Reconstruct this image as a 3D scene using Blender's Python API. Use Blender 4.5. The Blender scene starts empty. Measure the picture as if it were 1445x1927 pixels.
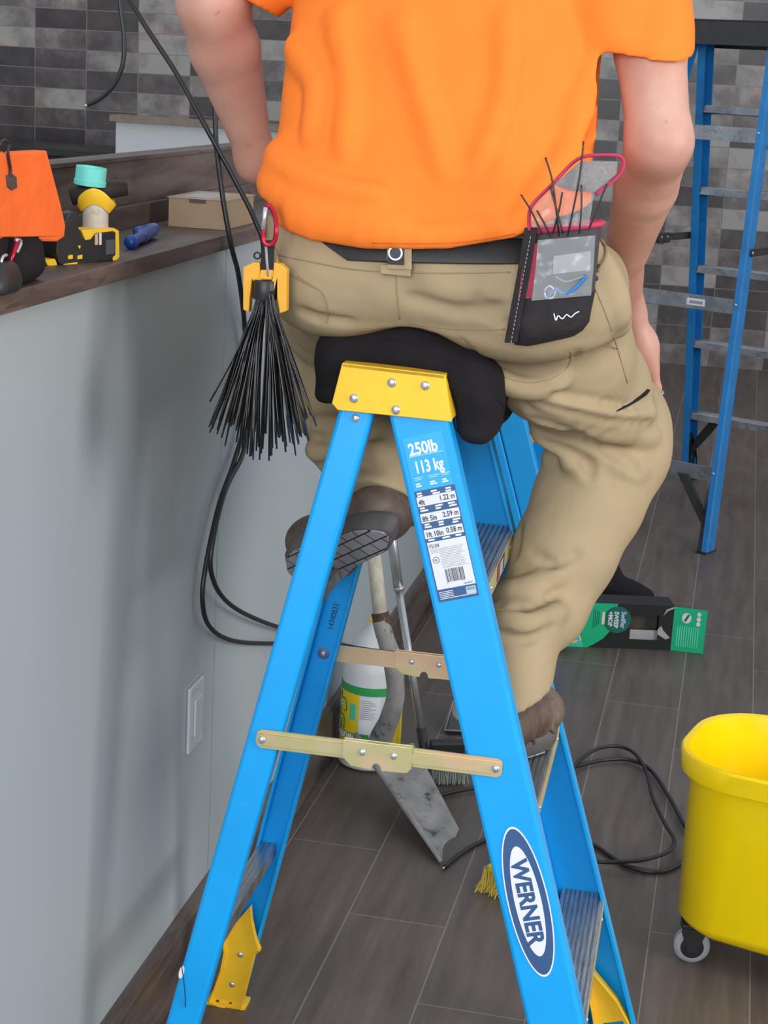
import bpy, bmesh, math, random
import numpy as np
from mathutils import Vector, Matrix
random.seed(7); rng = np.random.default_rng(5)
scene = bpy.context.scene
COL = scene.collection
R = math.radians

# ------------------------------------------------------------------ camera
F_PX, PITCH, ROLL, CAM_H, HEAD = 3223.5, 14.3476, 3.1529, 1.4976, -11.2655
_p, _r, _y = R(PITCH), R(ROLL), R(HEAD)
C_F = Vector((math.sin(_y)*math.cos(_p), math.cos(_y)*math.cos(_p), -math.sin(_p)))
_rt = Vector((math.cos(_y), -math.sin(_y), 0)); _up = _rt.cross(C_F)
C_R = _rt*math.cos(_r) + _up*math.sin(_r)
C_U = -_rt*math.sin(_r) + _up*math.cos(_r)
C_O = Vector((0, 0, CAM_H))
cam_d = bpy.data.cameras.new('camera'); cam = bpy.data.objects.new('camera', cam_d); COL.objects.link(cam)
cam.matrix_world = Matrix(((C_R.x, C_U.x, -C_F.x, 0), (C_R.y, C_U.y, -C_F.y, 0), (C_R.z, C_U.z, -C_F.z, CAM_H), (0, 0, 0, 1)))
cam_d.sensor_fit = 'HORIZONTAL'; cam_d.sensor_width = 36; cam_d.lens = F_PX/1445*36
cam_d.clip_start = .05; cam_d.clip_end = 60
scene.camera = cam
scene.view_settings.view_transform = 'Standard'; scene.view_settings.look = 'None'
scene.view_settings.gamma = 1; scene.view_settings.use_curve_mapping = False
scene.view_settings.exposure = 0.72

# ------------------------------------------------------------------ light
world = bpy.data.worlds.new('world'); scene.world = world; world.use_nodes = True
bg = world.node_tree.nodes['Background']; bg.inputs[0].default_value = (.86, .92, 1, 1); bg.inputs[1].default_value = .50
def area(name, loc, target, sx, sy, power, col):
    d = bpy.data.lights.new(name, 'AREA'); d.shape = 'RECTANGLE'; d.size = sx; d.size_y = sy; d.energy = power; d.color = col
    o = bpy.data.objects.new(name, d); COL.objects.link(o); o.location = loc
    o.rotation_euler = (Vector(target)-Vector(loc)).to_track_quat('-Z', 'Y').to_euler(); return o
area('window_light_right', (3.6, .9, 2.0), (-.6, 2.4, .8), 1.6, 1.6, 62, (1, .97, .93))
area('fill_light_behind', (-.2, -3.2, 2.3), (-.3, 2.6, .8), 3.2, 2.0, 130, (.94, .97, 1))  # added general fill from behind the camera, not a window of the room

def ray(u, v): return C_F + C_R*((u-722.5)/F_PX) - C_U*((v-963.5)/F_PX)
def at_y(u, v, Y): r = ray(u, v); return C_O + r*(Y/r.y)
def at_x(u, v, X): r = ray(u, v); return C_O + r*(X/r.x)
def at_z(u, v, Z): r = ray(u, v); return C_O + r*((Z-CAM_H)/r.z)

# ------------------------------------------------------------------ materials
MATS = {}
class NT:
    def __init__(s, name, rough=.5, metal=0, spec=.5):
        s.m = bpy.data.materials.new(name); s.m.use_nodes = True; s.t = s.m.node_tree; s.b = s.t.nodes['Principled BSDF']
        s.b.inputs['Roughness'].default_value = rough; s.b.inputs['Metallic'].default_value = metal
        s.b.inputs['Specular IOR Level'].default_value = spec
    def n(s, typ, **kw):
        nd = s.t.nodes.new(typ)
        for k, v in kw.items():
            if k.startswith('i_'):
                key = k[2:]; key = int(key) if key.isdigit() else key.replace('_', ' '); nd.inputs[key].default_value = v
            else: setattr(nd, k, v)
        return nd
    def l(s, a, b): s.t.links.new(a, b)
    def math(s, op, a, b=None, c=None):
        nd = s.n('ShaderNodeMath', operation=op)
        for i, x in enumerate((a, b, c)):
            if x is None: continue
            if hasattr(x, 'is_output'): s.l(x, nd.inputs[i])
            else: nd.inputs[i].default_value = x
        return nd.outputs[0]
    def mix(s, f, a, b, blend='MIX'):
        nd = s.n('ShaderNodeMix', data_type='RGBA', blend_type=blend)
        for i, x in ((0, f), (6, a), (7, b)):
            if hasattr(x, 'is_output'): s.l(x, nd.inputs[i])
            else: nd.inputs[i].default_value = x if i == 0 else (*x, 1)[:4]
        return nd.outputs[2]
    def ramp(s, f, stops):
        nd = s.n('ShaderNodeValToRGB'); e = nd.color_ramp.elements
        while len(e) < len(stops): e.new(.5)
        for k, (p, c) in zip(e, stops): k.position = p; k.color = (*c, 1)
        s.l(f, nd.inputs[0]); return nd.outputs[0]
    def obj(s, scale=(1, 1, 1)):
        tc = s.n('ShaderNodeTexCoord'); mp = s.n('ShaderNodeMapping'); mp.inputs['Scale'].default_value = scale
        s.l(tc.outputs['Object'], mp.inputs[0]); return mp.outputs[0]
    def noise(s, scale, vec=None, detail=4, rough=.55):
        nd = s.n('ShaderNodeTexNoise'); nd.inputs['Scale'].default_value = scale; nd.inputs['Detail'].default_value = detail
        nd.inputs['Roughness'].default_value = rough
        s.l(vec if vec is not None else s.obj(), nd.inputs['Vector']); return nd.outputs['Fac']
    def color(s, c): s.l(c, s.b.inputs['Base Color'])
    def bump(s, h, strength=.3, dist=.01):
        nd = s.n('ShaderNodeBump'); nd.inputs['Strength'].default_value = strength; nd.inputs['Distance'].default_value = dist
        s.l(h, nd.inputs['Height']); s.l(nd.outputs[0], s.b.inputs['Normal'])
def mat(name, c, rough=.5, metal=0, spec=.5, var=.12, vs=30, bs=0, bn=60, bd=.002, stretch=(1, 1, 1), dirt=None, dscale=12, dlo=.55, dhi=.7):
    if name in MATS: return MATS[name]
    t = NT(name, rough, metal, spec)
    n = t.noise(vs, t.obj(stretch))
    col = t.ramp(n, [(.3, tuple(x*(1-var) for x in c)), (.7, tuple(min(1, x*(1+var)) for x in c))])
    if dirt:
        col = t.mix(t.ramp(t.noise(dscale, t.obj(stretch), 8, .7), [(dlo, (0, 0, 0)), (dhi, (1, 1, 1))]), col, dirt)
    t.color(col)
    if bs: t.bump(t.noise(bn, t.obj(stretch)), bs, bd)
    MATS[name] = t.m; return t.m
BLUE = mat('blue fibreglass', (.0, .37, .86), .45, var=.06, vs=9, bs=.06, bn=300, bd=.0006, dirt=(.16, .46, .86), dscale=60, dlo=.66, dhi=.78)
YEL = mat('yellow plastic', (1.0, .60, .03), .42, var=.04, vs=20)
BKPL = mat('black plastic', (.018, .018, .02), .45, var=.2)
ALU = mat('worn aluminium', (.42, .44, .47), .38, .85, var=.25, vs=14, stretch=(20, 1, 1), dirt=(.16, .15, .15), dscale=25, dlo=.5, dhi=.75)
RIV = mat('rivet metal', (.62, .66, .68), .32, .75, var=.08)
RUB = mat('black rubber', (.012, .012, .013), .6)
def zinc():
    t = NT('yellow zinc plating', .36, .45)
    n = t.noise(9, t.obj((1, 1, 1)), 2)
    t.color(t.ramp(n, [(.30, (.78, .50, .32)), (.45, (.76, .58, .36)), (.55, (.62, .58, .28)), (.7, (.80, .62, .46))]))
    MATS['zinc'] = t.m; return t.m
ZINC = zinc()
def fabric(name, c, var=.08, rough=.9, weave=900, wb=.15, fold=0, fs=9, dirt=None, stretch=(1, 1, 1), sheen=0):
    t = NT(name, rough, 0, .2)
    n = t.noise(14)
    col = t.ramp(n, [(.3, tuple(x*(1-var) for x in c)), (.7, tuple(min(1, x*(1+var)) for x in c))])
    if dirt: col = t.mix(t.ramp(t.noise(7, None, 7, .7), [(.55, (0, 0, 0)), (.75, (1, 1, 1))]), col, dirt)
    t.color(col)
    h = t.math('MULTIPLY', t.noise(weave, None, 2), wb*.02)
    if fold: h = t.math('ADD', h, t.math('MULTIPLY', t.noise(fs, t.obj(stretch), 3, .5), fold))
    t.bump(h, 1, .1)
    if sheen: t.b.inputs['Sheen Weight'].default_value = sheen
    MATS[name] = t.m; return t.m
ORANGE = fabric('orange jersey', (1.0, .235, .032), .02, .85, 1200, .05, .10, 7, stretch=(1, 1, .55))
KHAKI = fabric('khaki cotton', (.41, .315, .19), .05, .92, 900, .10, .10, 8)
BLKFAB = fabric('black canvas', (.016, .014, .017), .25, .95, 700, .2, .05, 14)
BELTM = mat('black leather', (.012, .011, .012), .5, bs=.1, bn=400)
def skinmat():
    t = NT('skin', .5, 0, .35)
    n = t.noise(11, None, 5); c = t.ramp(n, [(.32, (.50, .245, .185)), (.55, (.60, .325, .25)), (.75, (.66, .39, .31))])
    c = t.mix(t.ramp(t.noise(70, None, 3), [(.68, (0, 0, 0)), (.8, (1, 1, 1))]), c, (.46, .20, .14))
    t.color(c); t.b.inputs['Subsurface Weight'].default_value = .12; t.b.inputs['Subsurface Radius'].default_value = (.012, .005, .003); t.b.inputs['Subsurface Scale'].default_value = .6
    t.bump(t.noise(160, None, 3), .08, .002); return t.m
SKIN = skinmat()
LEATHER = mat('brown boot leather', (.085, .055, .042), .62, var=.3, vs=22, bs=.3, bn=45, bd=.003, dirt=(.19, .14, .105), dscale=14, dlo=.45, dhi=.7)
WHITE = mat('white print', (.82, .84, .88), .5, var=.01)
NAVY = mat('navy print', (.035, .10, .25), .5, var=.05)
DARKP = mat('dark print', (.03, .04, .06), .5)
SKYP = mat('sky blue print', (.02, .42, .90), .45, var=.02)

# ------------------------------------------------------------------ mesh helpers
XF = {}
def link(name, me, m, parent=None, smooth=False, xf=None):
    o = bpy.data.objects.new(name, me); COL.objects.link(o)
    if m is not None and not me.materials: me.materials.append(m)
    if smooth:
        for p in me.polygons: p.use_smooth = True
    if parent is not None:
        o.parent = parent
        inv = XF[parent.name].inverted()
        if xf == 'local': o.matrix_basis = Matrix.Identity(4); XF[o.name] = XF[parent.name].copy()
        else: me.transform(inv); XF[o.name] = XF[parent.name].copy()
    else: XF[o.name] = Matrix.Identity(4)
    return o
def thing(name, label, cat, loc=(0, 0, 0), rz=0, group=None, rot=None):
    o = bpy.data.objects.new(name, None); COL.objects.link(o); o.empty_display_size = .05
    o.location = loc; o.rotation_euler = rot if rot else (0, 0, rz)
    o['label'] = label; o['category'] = cat
    if group: o['group'] = group
    XF[o.name] = Matrix.Translation(Vector(loc)) @ o.rotation_euler.to_matrix().to_4x4()
    return o
def tag(o, label, cat, group=None):
    o['label'] = label; o['category'] = cat
    if group: o['group'] = group
    return o
def origin_to(o, loc):
    o.data.transform(Matrix.Translation(-Vector(loc))); o.location = loc; XF[o.name] = Matrix.Translation(Vector(loc)); return o

class MB:
    def __init__(s): s.bm = bmesh.new()
    def poly_prism(s, pts, ext, cap=True):
        """pts: list of 3D points (loop); ext: vector"""
        ext = Vector(ext); a = [s.bm.verts.new(Vector(p)) for p in pts]; b = [s.bm.verts.new(Vector(p)+ext) for p in pts]
        n = len(a)
        for i in range(n): s.bm.faces.new((a[i], a[(i+1) % n], b[(i+1) % n], b[i]))
        if cap: s.bm.faces.new(a[::-1]); s.bm.faces.new(b)
        return s
    def box(s, lo, hi, M=None):
        x0, y0, z0 = lo; x1, y1, z1 = hi
        vs = [Vector(p) for p in ((x0, y0, z0), (x1, y0, z0), (x1, y1, z0), (x0, y1, z0), (x0, y0, z1), (x1, y0, z1), (x1, y1, z1), (x0, y1, z1))]
        if M: vs = [M @ v for v in vs]
        v = [s.bm.verts.new(p) for p in vs]
        for f in ((0, 3, 2, 1), (4, 5, 6, 7), (0, 1, 5, 4), (1, 2, 6, 5), (2, 3, 7, 6), (3, 0, 4, 7)): s.bm.faces.new([v[i] for i in f])
        return s
    def loft(s, rings, cap=True, closed=True):
        vr = [[s.bm.verts.new(Vector(p)) for p in r] for r in rings]
        for a, b in zip(vr, vr[1:]):
            n = len(a)
            for i in range(n if closed else n-1): s.bm.faces.new((a[i], a[(i+1) % n], b[(i+1) % n], b[i]))
        if cap and closed: s.bm.faces.new(vr[0][::-1]); s.bm.faces.new(vr[-1])
        return s
    def tube(s, pts, r, n=10, cap=True, flat=None):
        pts = [Vector(p) for p in pts]; rs = r if hasattr(r, '__len__') else [r]*len(pts)
        rings = []; t0 = (pts[1]-pts[0]).normalized(); ref = Vector((0, 0, 1)) if abs(t0.z) < .9 else Vector((1, 0, 0))
        nrm = t0.cross(ref).normalized()
        for i, p in enumerate(pts):
            t = (pts[min(i+1, len(pts)-1)]-pts[max(i-1, 0)]).normalized()
            nrm = (nrm - t*nrm.dot(t)).normalized(); bi = t.cross(nrm)
            fx = flat if flat else 1
            rings.append([p+nrm*(math.cos(k/n*math.tau)*rs[i])+bi*(math.sin(k/n*math.tau)*rs[i]*fx) for k in range(n)])
        return s.loft(rings, cap)
    def cyl(s, a, b, r, n=20, r2=None):
        return s.tube([a, b], [r, r if r2 is None else r2], n)
    def dome(s, c, d, r, h, n=14):
        c = Vector(c); d = Vector(d).normalized(); ref = Vector((0, 0, 1)) if abs(d.z) < .9 else Vector((1, 0, 0))
        u = d.cross(ref).normalized(); w = d.cross(u); rings = []
        for k in range(5):
            a = k/4*math.pi/2*.96; rr = r*math.cos(a); hh = h*math.sin(a)
            rings.append([c+d*hh+u*(math.cos(t/n*math.tau)*rr)+w*(math.sin(t/n*math.tau)*rr) for t in range(n)])
        return s.loft(rings)
    def lathe(s, c, axis, prof, n=32):
        c = Vector(c); d = Vector(axis).normalized(); ref = Vector((0, 0, 1)) if abs(d.z) < .9 else Vector((1, 0, 0))
        u = d.cross(ref).normalized(); w = d.cross(u)
        return s.loft([[c+d*h+u*(math.cos(t/n*math.tau)*r)+w*(math.sin(t/n*math.tau)*r) for t in range(n)] for r, h in prof], cap=True)
    def quad(s, pts):
        s.bm.faces.new([s.bm.verts.new(Vector(p)) for p in pts]); return s
    def build(s, name, m, parent=None, smooth=False, bevel=0, bseg=2, local=False, angle=None):
        bmesh.ops.recalc_face_normals(s.bm, faces=s.bm.faces)
        me = bpy.data.meshes.new(name); s.bm.to_mesh(me); s.bm.free()
        o = link(name, me, m, parent, smooth, 'local' if local else None)
        if bevel:
            md = o.modifiers.new('bevel', 'BEVEL'); md.width = bevel; md.segments = bseg; md.limit_method = 'ANGLE'; md.angle_limit = R(35)
        if smooth and angle:
            md = o.modifiers.new('split', 'EDGE_SPLIT'); md.split_angle = R(angle)
        return o
def spline(pts, n=8):
    pts = [Vector(p) for p in pts]; out = []
    for i in range(len(pts)-1):
        p0, p1, p2, p3 = pts[max(i-1, 0)], pts[i], pts[i+1], pts[min(i+2, len(pts)-1)]
        for k in range(n):
            t = k/n
            out.append(.5*((2*p1)+(p2-p0)*t+(2*p0-5*p1+4*p2-p3)*t*t+(3*p1-p0-3*p2+p3)*t**3))
    out.append(pts[-1]); return out
def text(name, s, size, origin, ux, uy, m, parent, depth=.0002, sx=1, align='LEFT', bold=0, local=False):
    """lettering as a mesh; ux is the reading direction, uy the up direction"""
    cu = bpy.data.curves.new('t', 'FONT'); cu.body = s; cu.size = size; cu.align_x = align; cu.offset = bold; cu.extrude = depth; cu.resolution_u = 3
    o = bpy.data.objects.new('t', cu); COL.objects.link(o); bpy.context.view_layer.update()
    me = bpy.data.meshes.new_from_object(o.evaluated_get(bpy.context.evaluated_depsgraph_get()))
    bpy.data.objects.remove(o); bpy.data.curves.remove(cu)
    ux = Vector(ux).normalized(); uy = Vector(uy); uy = (uy-ux*uy.dot(ux)).normalized(); w = ux.cross(uy)
    M = Matrix(((ux.x*sx, uy.x, w.x, origin[0]), (ux.y*sx, uy.y, w.y, origin[1]), (ux.z*sx, uy.z, w.z, origin[2]), (0, 0, 0, 1)))
    me.transform(M); me.materials.clear(); me.name = name
    return link(name, me, m, parent, False, 'local' if local else None)

# ------------------------------------------------------------------ signed distance modelling
class SDF:
    def __init__(s, lo, hi, h):
        s.lo = np.array(lo, np.float32); s.h = h; s.n = np.ceil((np.array(hi)-s.lo)/h).astype(int)+1
        s.g = np.full(tuple(s.n), 1.0, np.float32)
    def _win(s, lo, hi):
        a = np.clip(np.floor((np.array(lo)-s.lo)/s.h).astype(int), 0, s.n); b = np.clip(np.ceil((np.array(hi)-s.lo)/s.h).astype(int)+1, 0, s.n)
        if (b <= a).any(): return None
        ax = [s.lo[i]+s.h*np.arange(a[i], b[i], dtype=np.float32) for i in range(3)]
        return (slice(a[0], b[0]), slice(a[1], b[1]), slice(a[2], b[2])), ax[0][:, None, None], ax[1][None, :, None], ax[2][None, None, :]
    def _comb(s, sl, d, k, mode):
        g = s.g[sl]
        if mode == 'cut':
            d = -d
            if k > 0:
                hh = np.clip(.5-.5*(d-g)/k, 0, 1); s.g[sl] = g*hh+d*(1-hh)+k*hh*(1-hh)
                hh2 = np.maximum(g, d); s.g[sl] = np.maximum(s.g[sl], hh2)
            else: s.g[sl] = np.maximum(g, d)
        elif k > 0:
            hh = np.maximum(k-np.abs(g-d), 0)/k; s.g[sl] = np.minimum(g, d)-hh*hh*k*.25
        else: s.g[sl] = np.minimum(g, d)
    def cone(s, a, b, r1, r2=None, k=.02, mode='add', flat=None):
        """tapered capsule"""
        a = np.array(a, np.float32); b = np.array(b, np.float32); r2 = r1 if r2 is None else r2; rm = max(r1, r2)+.06+k
        w = s._win(np.minimum(a, b)-rm, np.maximum(a, b)+rm)
        if w is None: return s
        sl, x, y, z = w; ab = b-a; L2 = float(ab@ab)+1e-12
        t = np.clip(((x-a[0])*ab[0]+(y-a[1])*ab[1]+(z-a[2])*ab[2])/L2, 0, 1)
        dx = x-(a[0]+ab[0]*t); dy = y-(a[1]+ab[1]*t); dz = z-(a[2]+ab[2]*t)
        q = dx*dx+dy*dy+dz*dz
        if flat is not None:
            fd, ff = flat; fd = np.array(fd, np.float32); fd /= np.linalg.norm(fd); c = dx*fd[0]+dy*fd[1]+dz*fd[2]
            q = q+c*c*(1/ff**2-1)
        d = np.sqrt(q)-(r1+(r2-r1)*t)
        s._comb(sl, d.astype(np.float32), k, mode); return s
    def chain(s, pts, rs, k=.02, mode='add', flat=None):
        for i in range(len(pts)-1):
            r = rs if not hasattr(rs, '__len__') else None
            s.cone(pts[i], pts[i+1], r if r else rs[i], r if r else rs[i+1], k if i == 0 else min(k, .02) if mode == 'add' else k, mode, flat)
        return s
    def ell(s, c, r, k=.02, mode='add', M=None):
        c = np.array(c, np.float32); r = np.array(r, np.float32); rm = float(r.max())+.05+k
        w = s._win(c-rm, c+rm)
        if w is None: return s
        sl, x, y, z = w; x = x-c[0]; y = y-c[1]; z = z-c[2]
        if M is not None:
            M = np.array(M, np.float32)  # rows: local axes
            x, y, z = (M[i][0]*x+M[i][1]*y+M[i][2]*z for i in range(3))
        q = np.sqrt((x/r[0])**2+(y/r[1])**2+(z/r[2])**2)
        q2 = np.sqrt((x/r[0]**2)**2+(y/r[1]**2)**2+(z/r[2]**2)**2)+1e-9
        s._comb(sl, (q*(q-1)/q2).astype(np.float32), k, mode); return s
    def stack(s, rows, k=.02, p=2.4, mode='add'):
        """rows: (z, cx, cy, rx, ry) low to high"""
        rows = np.array(rows, np.float32); pad = .06+k
        w = s._win((min(rows[:, 1]-rows[:, 3])-pad, min(rows[:, 2]-rows[:, 4])-pad, rows[0, 0]-pad), (max(rows[:, 1]+rows[:, 3])+pad, max(rows[:, 2]+rows[:, 4])+pad, rows[-1, 0]+pad))
        if w is None: return s
        sl, x, y, z = w; zz = np.clip(z, rows[0, 0], rows[-1, 0]).ravel()
        def sm(i):
            zf = np.linspace(rows[0, 0], rows[-1, 0], 120); f = np.interp(zf, rows[:, 0], rows[:, i]); kk = np.hanning(13); kk /= kk.sum()
            f = np.convolve(np.pad(f, 6, mode='edge'), kk, 'valid'); return np.interp(zz, zf, f).astype(np.float32)[None, None, :]
        cx, cy, rx, ry = sm(1), sm(2), sm(3), sm(4)
        q = (np.abs((x-cx)/rx)**p+np.abs((y-cy)/ry)**p)**(1/p)
        d = (q-1)*np.minimum(rx, ry); dz = np.maximum(rows[0, 0]-z, z-rows[-1, 0])
        d = np.where(dz > -.03, np.where(dz > 0, np.sqrt(np.maximum(d, 0)**2+np.maximum(dz, 0)**2), d)+0*d, d); d = np.maximum(d, dz)
        s._comb(sl, d.astype(np.float32), k, mode); return s
    def cast(s, u, v, off=0):
        d = ray(u, v); d = d/d.length; t = np.arange(1.7, 3.2, s.h*.4, dtype=np.float32)
        P_ = np.array(C_O)[None]+np.array(d)[None]*t[:, None]; I = np.rint((P_-s.lo)/s.h).astype(int); ok = ((I >= 0) & (I < s.n)).all(1)
        val = np.where(ok, s.g[tuple(np.clip(I, 0, s.n-1).T)], 1); k = np.argmax(val < 0)
        return Vector(P_[k])+d*off if val[k] < 0 else None
    def crease(s, pts, r, mode='cut', k=.010, taper=True):
        q = [p for p in spline([(u, v, 0) for u, v in pts], 5)]; off = -r*.35 if mode == 'cut' else r*.55
        q = [s.cast(p.x, p.y, off) for p in q]; q = [p for p in q if p is not None]
        if len(q) < 2: return
        n = len(q); rs = [r*(.35+.65*math.sin(math.pi*(i+.5)/n)**.6) if taper else r for i in range(n)]
        if mode == 'cut': rs = [x for x in rs]; q = [p-ray(722, 963).normalized()*(r-x)*.9 for p, x in zip(q, rs)]
        s.chain(q, rs, k, mode)
    def coords(s):
        ax = [s.lo[i]+s.h*np.arange(s.n[i], dtype=np.float32) for i in range(3)]
        return ax[0][:, None, None], ax[1][None, :, None], ax[2][None, None, :]
    def clip(s, d): s.g = np.maximum(s.g, d.astype(np.float32)); return s
    def mesh(s, name, m, parent=None):
        g = s.g; g[0] = g[-1] = 1; g[:, 0] = g[:, -1] = 1; g[:, :, 0] = g[:, :, -1] = 1
        nx, ny, nz = g.shape; ins = g < 0
        c8 = [ins[i:nx-1+i, j:ny-1+j, k:nz-1+k] for i in (0, 1) for j in (0, 1) for k in (0, 1)]
        cnt = sum(c.astype(np.int8) for c in c8); act = (cnt > 0) & (cnt < 8)
        idx = np.full(act.shape, -1, np.int64); ii = np.argwhere(act); idx[act] = np.arange(len(ii))
        acc = np.zeros((len(ii), 3)); num = np.zeros(len(ii)); I, J, K = ii.T
        cor = [(i, j, k) for i in (0, 1) for j in (0, 1) for k in (0, 1)]
        for p in range(8):
            for q in range(p+1, 8):
                a, b = cor[p], cor[q]
                if sum(abs(a[t]-b[t]) for t in range(3)) != 1: continue
                va = g[I+a[0], J+a[1], K+a[2]]; vb = g[I+b[0], J+b[1], K+b[2]]
                msk = (va < 0) != (vb < 0); t = np.where(msk, va/(va-vb+1e-12), 0)
                for d in range(3): acc[:, d] += np.where(msk, a[d]+(b[d]-a[d])*t, 0)
                num += msk
        V = (ii+acc/num[:, None])*s.h+s.lo; quads = []
        for d in range(3):
            e = [1, 1, 1]; e[d] = 0
            a = ins[1:-1, 1:-1, 1:-1]; sh = [slice(1, -1)]*3; sh[d] = slice(2, None); b = ins[tuple(sh)]
            ch = np.argwhere(a != b)+1
            fl = ins[ch[:, 0], ch[:, 1], ch[:, 2]]
            u, v = [(1, 2), (2, 0), (0, 1)][d]; U = np.zeros(3, int); U[u] = 1; Vv = np.zeros(3, int); Vv[v] = 1
            def gi(o): t = ch-o; return idx[t[:, 0], t[:, 1], t[:, 2]]
            q = np.stack([gi(U+Vv), gi(Vv), gi(0*U), gi(U)], 1)
            q[~fl] = q[~fl][:, ::-1]; quads.append(q)
        Q = np.concatenate(quads); Q = Q[(Q >= 0).all(1)]
        me = bpy.data.meshes.new(name); me.vertices.add(len(V)); me.vertices.foreach_set('co', V.astype(np.float32).ravel())
        me.loops.add(Q.size); me.loops.foreach_set('vertex_index', Q.ravel().astype(np.int32))
        me.polygons.add(len(Q)); me.polygons.foreach_set('loop_start', np.arange(0, Q.size, 4, dtype=np.int32)); me.polygons.foreach_set('loop_total', np.full(len(Q), 4, np.int32))
        me.update(calc_edges=True); me.validate()
        o = link(name, me, m, parent, True)
        md = o.modifiers.new('smooth', 'SMOOTH'); md.factor = .5; md.iterations = 3
        return o

# ------------------------------------------------------------------ setting
def struct(o): o['kind'] = 'structure'; return o
def floor_mat():
    t = NT('floor planks', .42, 0, .4); tc = t.n('ShaderNodeTexCoord'); sp = t.n('ShaderNodeSeparateXYZ'); t.l(tc.outputs['Object'], sp.inputs[0])
    PW, PL = .1815, .92
    xs = t.math('DIVIDE', t.math('ADD', sp.outputs[0], .766), PW); ci = t.math('FLOOR', xs); fx = t.math('FRACT', xs)
    ys = t.math('DIVIDE', t.math('ADD', t.math('ADD', sp.outputs[1], -3.082), t.math('MULTIPLY', ci, .273)), PL); ri = t.math('FLOOR', ys); fy = t.math('FRACT', ys)
    ex = t.math('MULTIPLY', t.math('MINIMUM', fx, t.math('SUBTRACT', 1, fx)), PW); ey = t.math('MULTIPLY', t.math('MINIMUM', fy, t.math('SUBTRACT', 1, fy)), PL)
    seam = t.math('LESS_THAN', t.math('MINIMUM', ex, ey), .0012)
    cb = t.n('ShaderNodeCombineXYZ'); t.l(ci, cb.inputs[0]); t.l(ri, cb.inputs[1]); wn = t.n('ShaderNodeTexWhiteNoise'); t.l(cb.outputs[0], wn.inputs['Vector'])
    g = t.noise(1, t.obj((28, 2.6, 1)), 7, .65); g2 = t.noise(2.6, None, 4)
    c = t.ramp(g, [(.3, (.080, .058, .048)), (.5, (.122, .095, .080)), (.72, (.175, .142, .122))])
    c = t.mix(t.ramp(g2, [(.35, (0, 0, 0)), (.65, (1, 1, 1))]), c, t.mix(.5, c, (.13, .105, .095)))
    c = t.mix(t.math('MULTIPLY', wn.outputs['Value'], .35), c, t.mix(1.0, c, (.6, .6, .62), 'MULTIPLY'))
    c = t.mix(seam, c, (.24, .215, .20)); t.color(c)
    t.l(t.math('ADD', .36, t.math('MULTIPLY', g, .22)), t.b.inputs['Roughness'])
    t.bump(t.math('ADD', t.math('MULTIPLY', g, .5), t.math('MULTIPLY', seam, -.6)), .25, .002); return t.m
fl = struct(MB().box((-5, -4, -.05), (6, 10.6, 0)).build('floor', floor_mat()))

def tile_mat():
    t = NT('wall tiles', .32, 0, .5); tc = t.n('ShaderNodeTexCoord'); sp = t.n('ShaderNodeSeparateXYZ'); t.l(tc.outputs['Object'], sp.inputs[0])
    TW, TH = .302, .1095
    xs = t.math('DIVIDE', t.math('ADD', sp.outputs[0], .235), TW); zs = t.math('DIVIDE', sp.outputs[2], TH)
    ci, ri, fx, fz = t.math('FLOOR', xs), t.math('FLOOR', zs), t.math('FRACT', xs), t.math('FRACT', zs)
    ex = t.math('MULTIPLY', t.math('MINIMUM', fx, t.math('SUBTRACT', 1, fx)), TW); ez = t.math('MULTIPLY', t.math('MINIMUM', fz, t.math('SUBTRACT', 1, fz)), TH)
    g = t.math('LESS_THAN', t.math('MINIMUM', ex, ez), .0022)
    cb = t.n('ShaderNodeCombineXYZ'); t.l(ci, cb.inputs[0]); t.l(ri, cb.inputs[1]); wn = t.n('ShaderNodeTexWhiteNoise'); t.l(cb.outputs[0], wn.inputs['Vector'])
    off = t.n('ShaderNodeVectorMath', operation='ADD'); t.l(tc.outputs['Object'], off.inputs[0])
    sc = t.n('ShaderNodeVectorMath', operation='SCALE'); t.l(wn.outputs['Color'], sc.inputs[0]); sc.inputs['Scale'].default_value = 9; t.l(sc.outputs[0], off.inputs[1])
    n1 = t.noise(7, off.outputs[0], 6, .62); n2 = t.noise(3.2, off.outputs[0], 3)
    v = t.math('ADD', t.math('MULTIPLY', wn.outputs['Value'], .42), t.math('MULTIPLY', n1, .58))
    c = t.ramp(v, [(.27, (.050, .041, .043)), (.42, (.085, .073, .073)), (.54, (.17, .150, .144)), (.70, (.38, .355, .34))])
    c = t.mix(t.ramp(n2, [(.55, (0, 0, 0)), (.75, (.8, .8, .8))]), c, t.mix(1, c, (1.5, 1.05, .88), 'MULTIPLY'))
    c = t.mix(g, c, (.22, .20, .20)); t.color(c); t.bump(t.math('SUBTRACT', t.math('MULTIPLY', n1, .2), g), .3, .003); return t.m
wb_ = MB().box((-6.2, 0, 0), (5.5, .15, 3.6)).build('wall_back', tile_mat()); struct(wb_)
wb_.location = (-.2, 9.72, 0); wb_.rotation_euler = (0, 0, R(4.0))
# room shell out of frame
struct(MB().box((-6.4, -4, 0), (-6.3, 10.4, 3.6)).build('wall_outer', mat('painted plaster', (.62, .64, .66), .8, var=.03)))
PLAIN = mat('painted plaster', (.62, .64, .66), .8, var=.03)
struct(MB().box((5.4, -4, 0), (5.5, 0, 3.6)).build('wall_right', PLAIN))
struct(MB().box((-5, -4.1, 0), (5.5, -4, 3.6)).build('wall_front', PLAIN))

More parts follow.
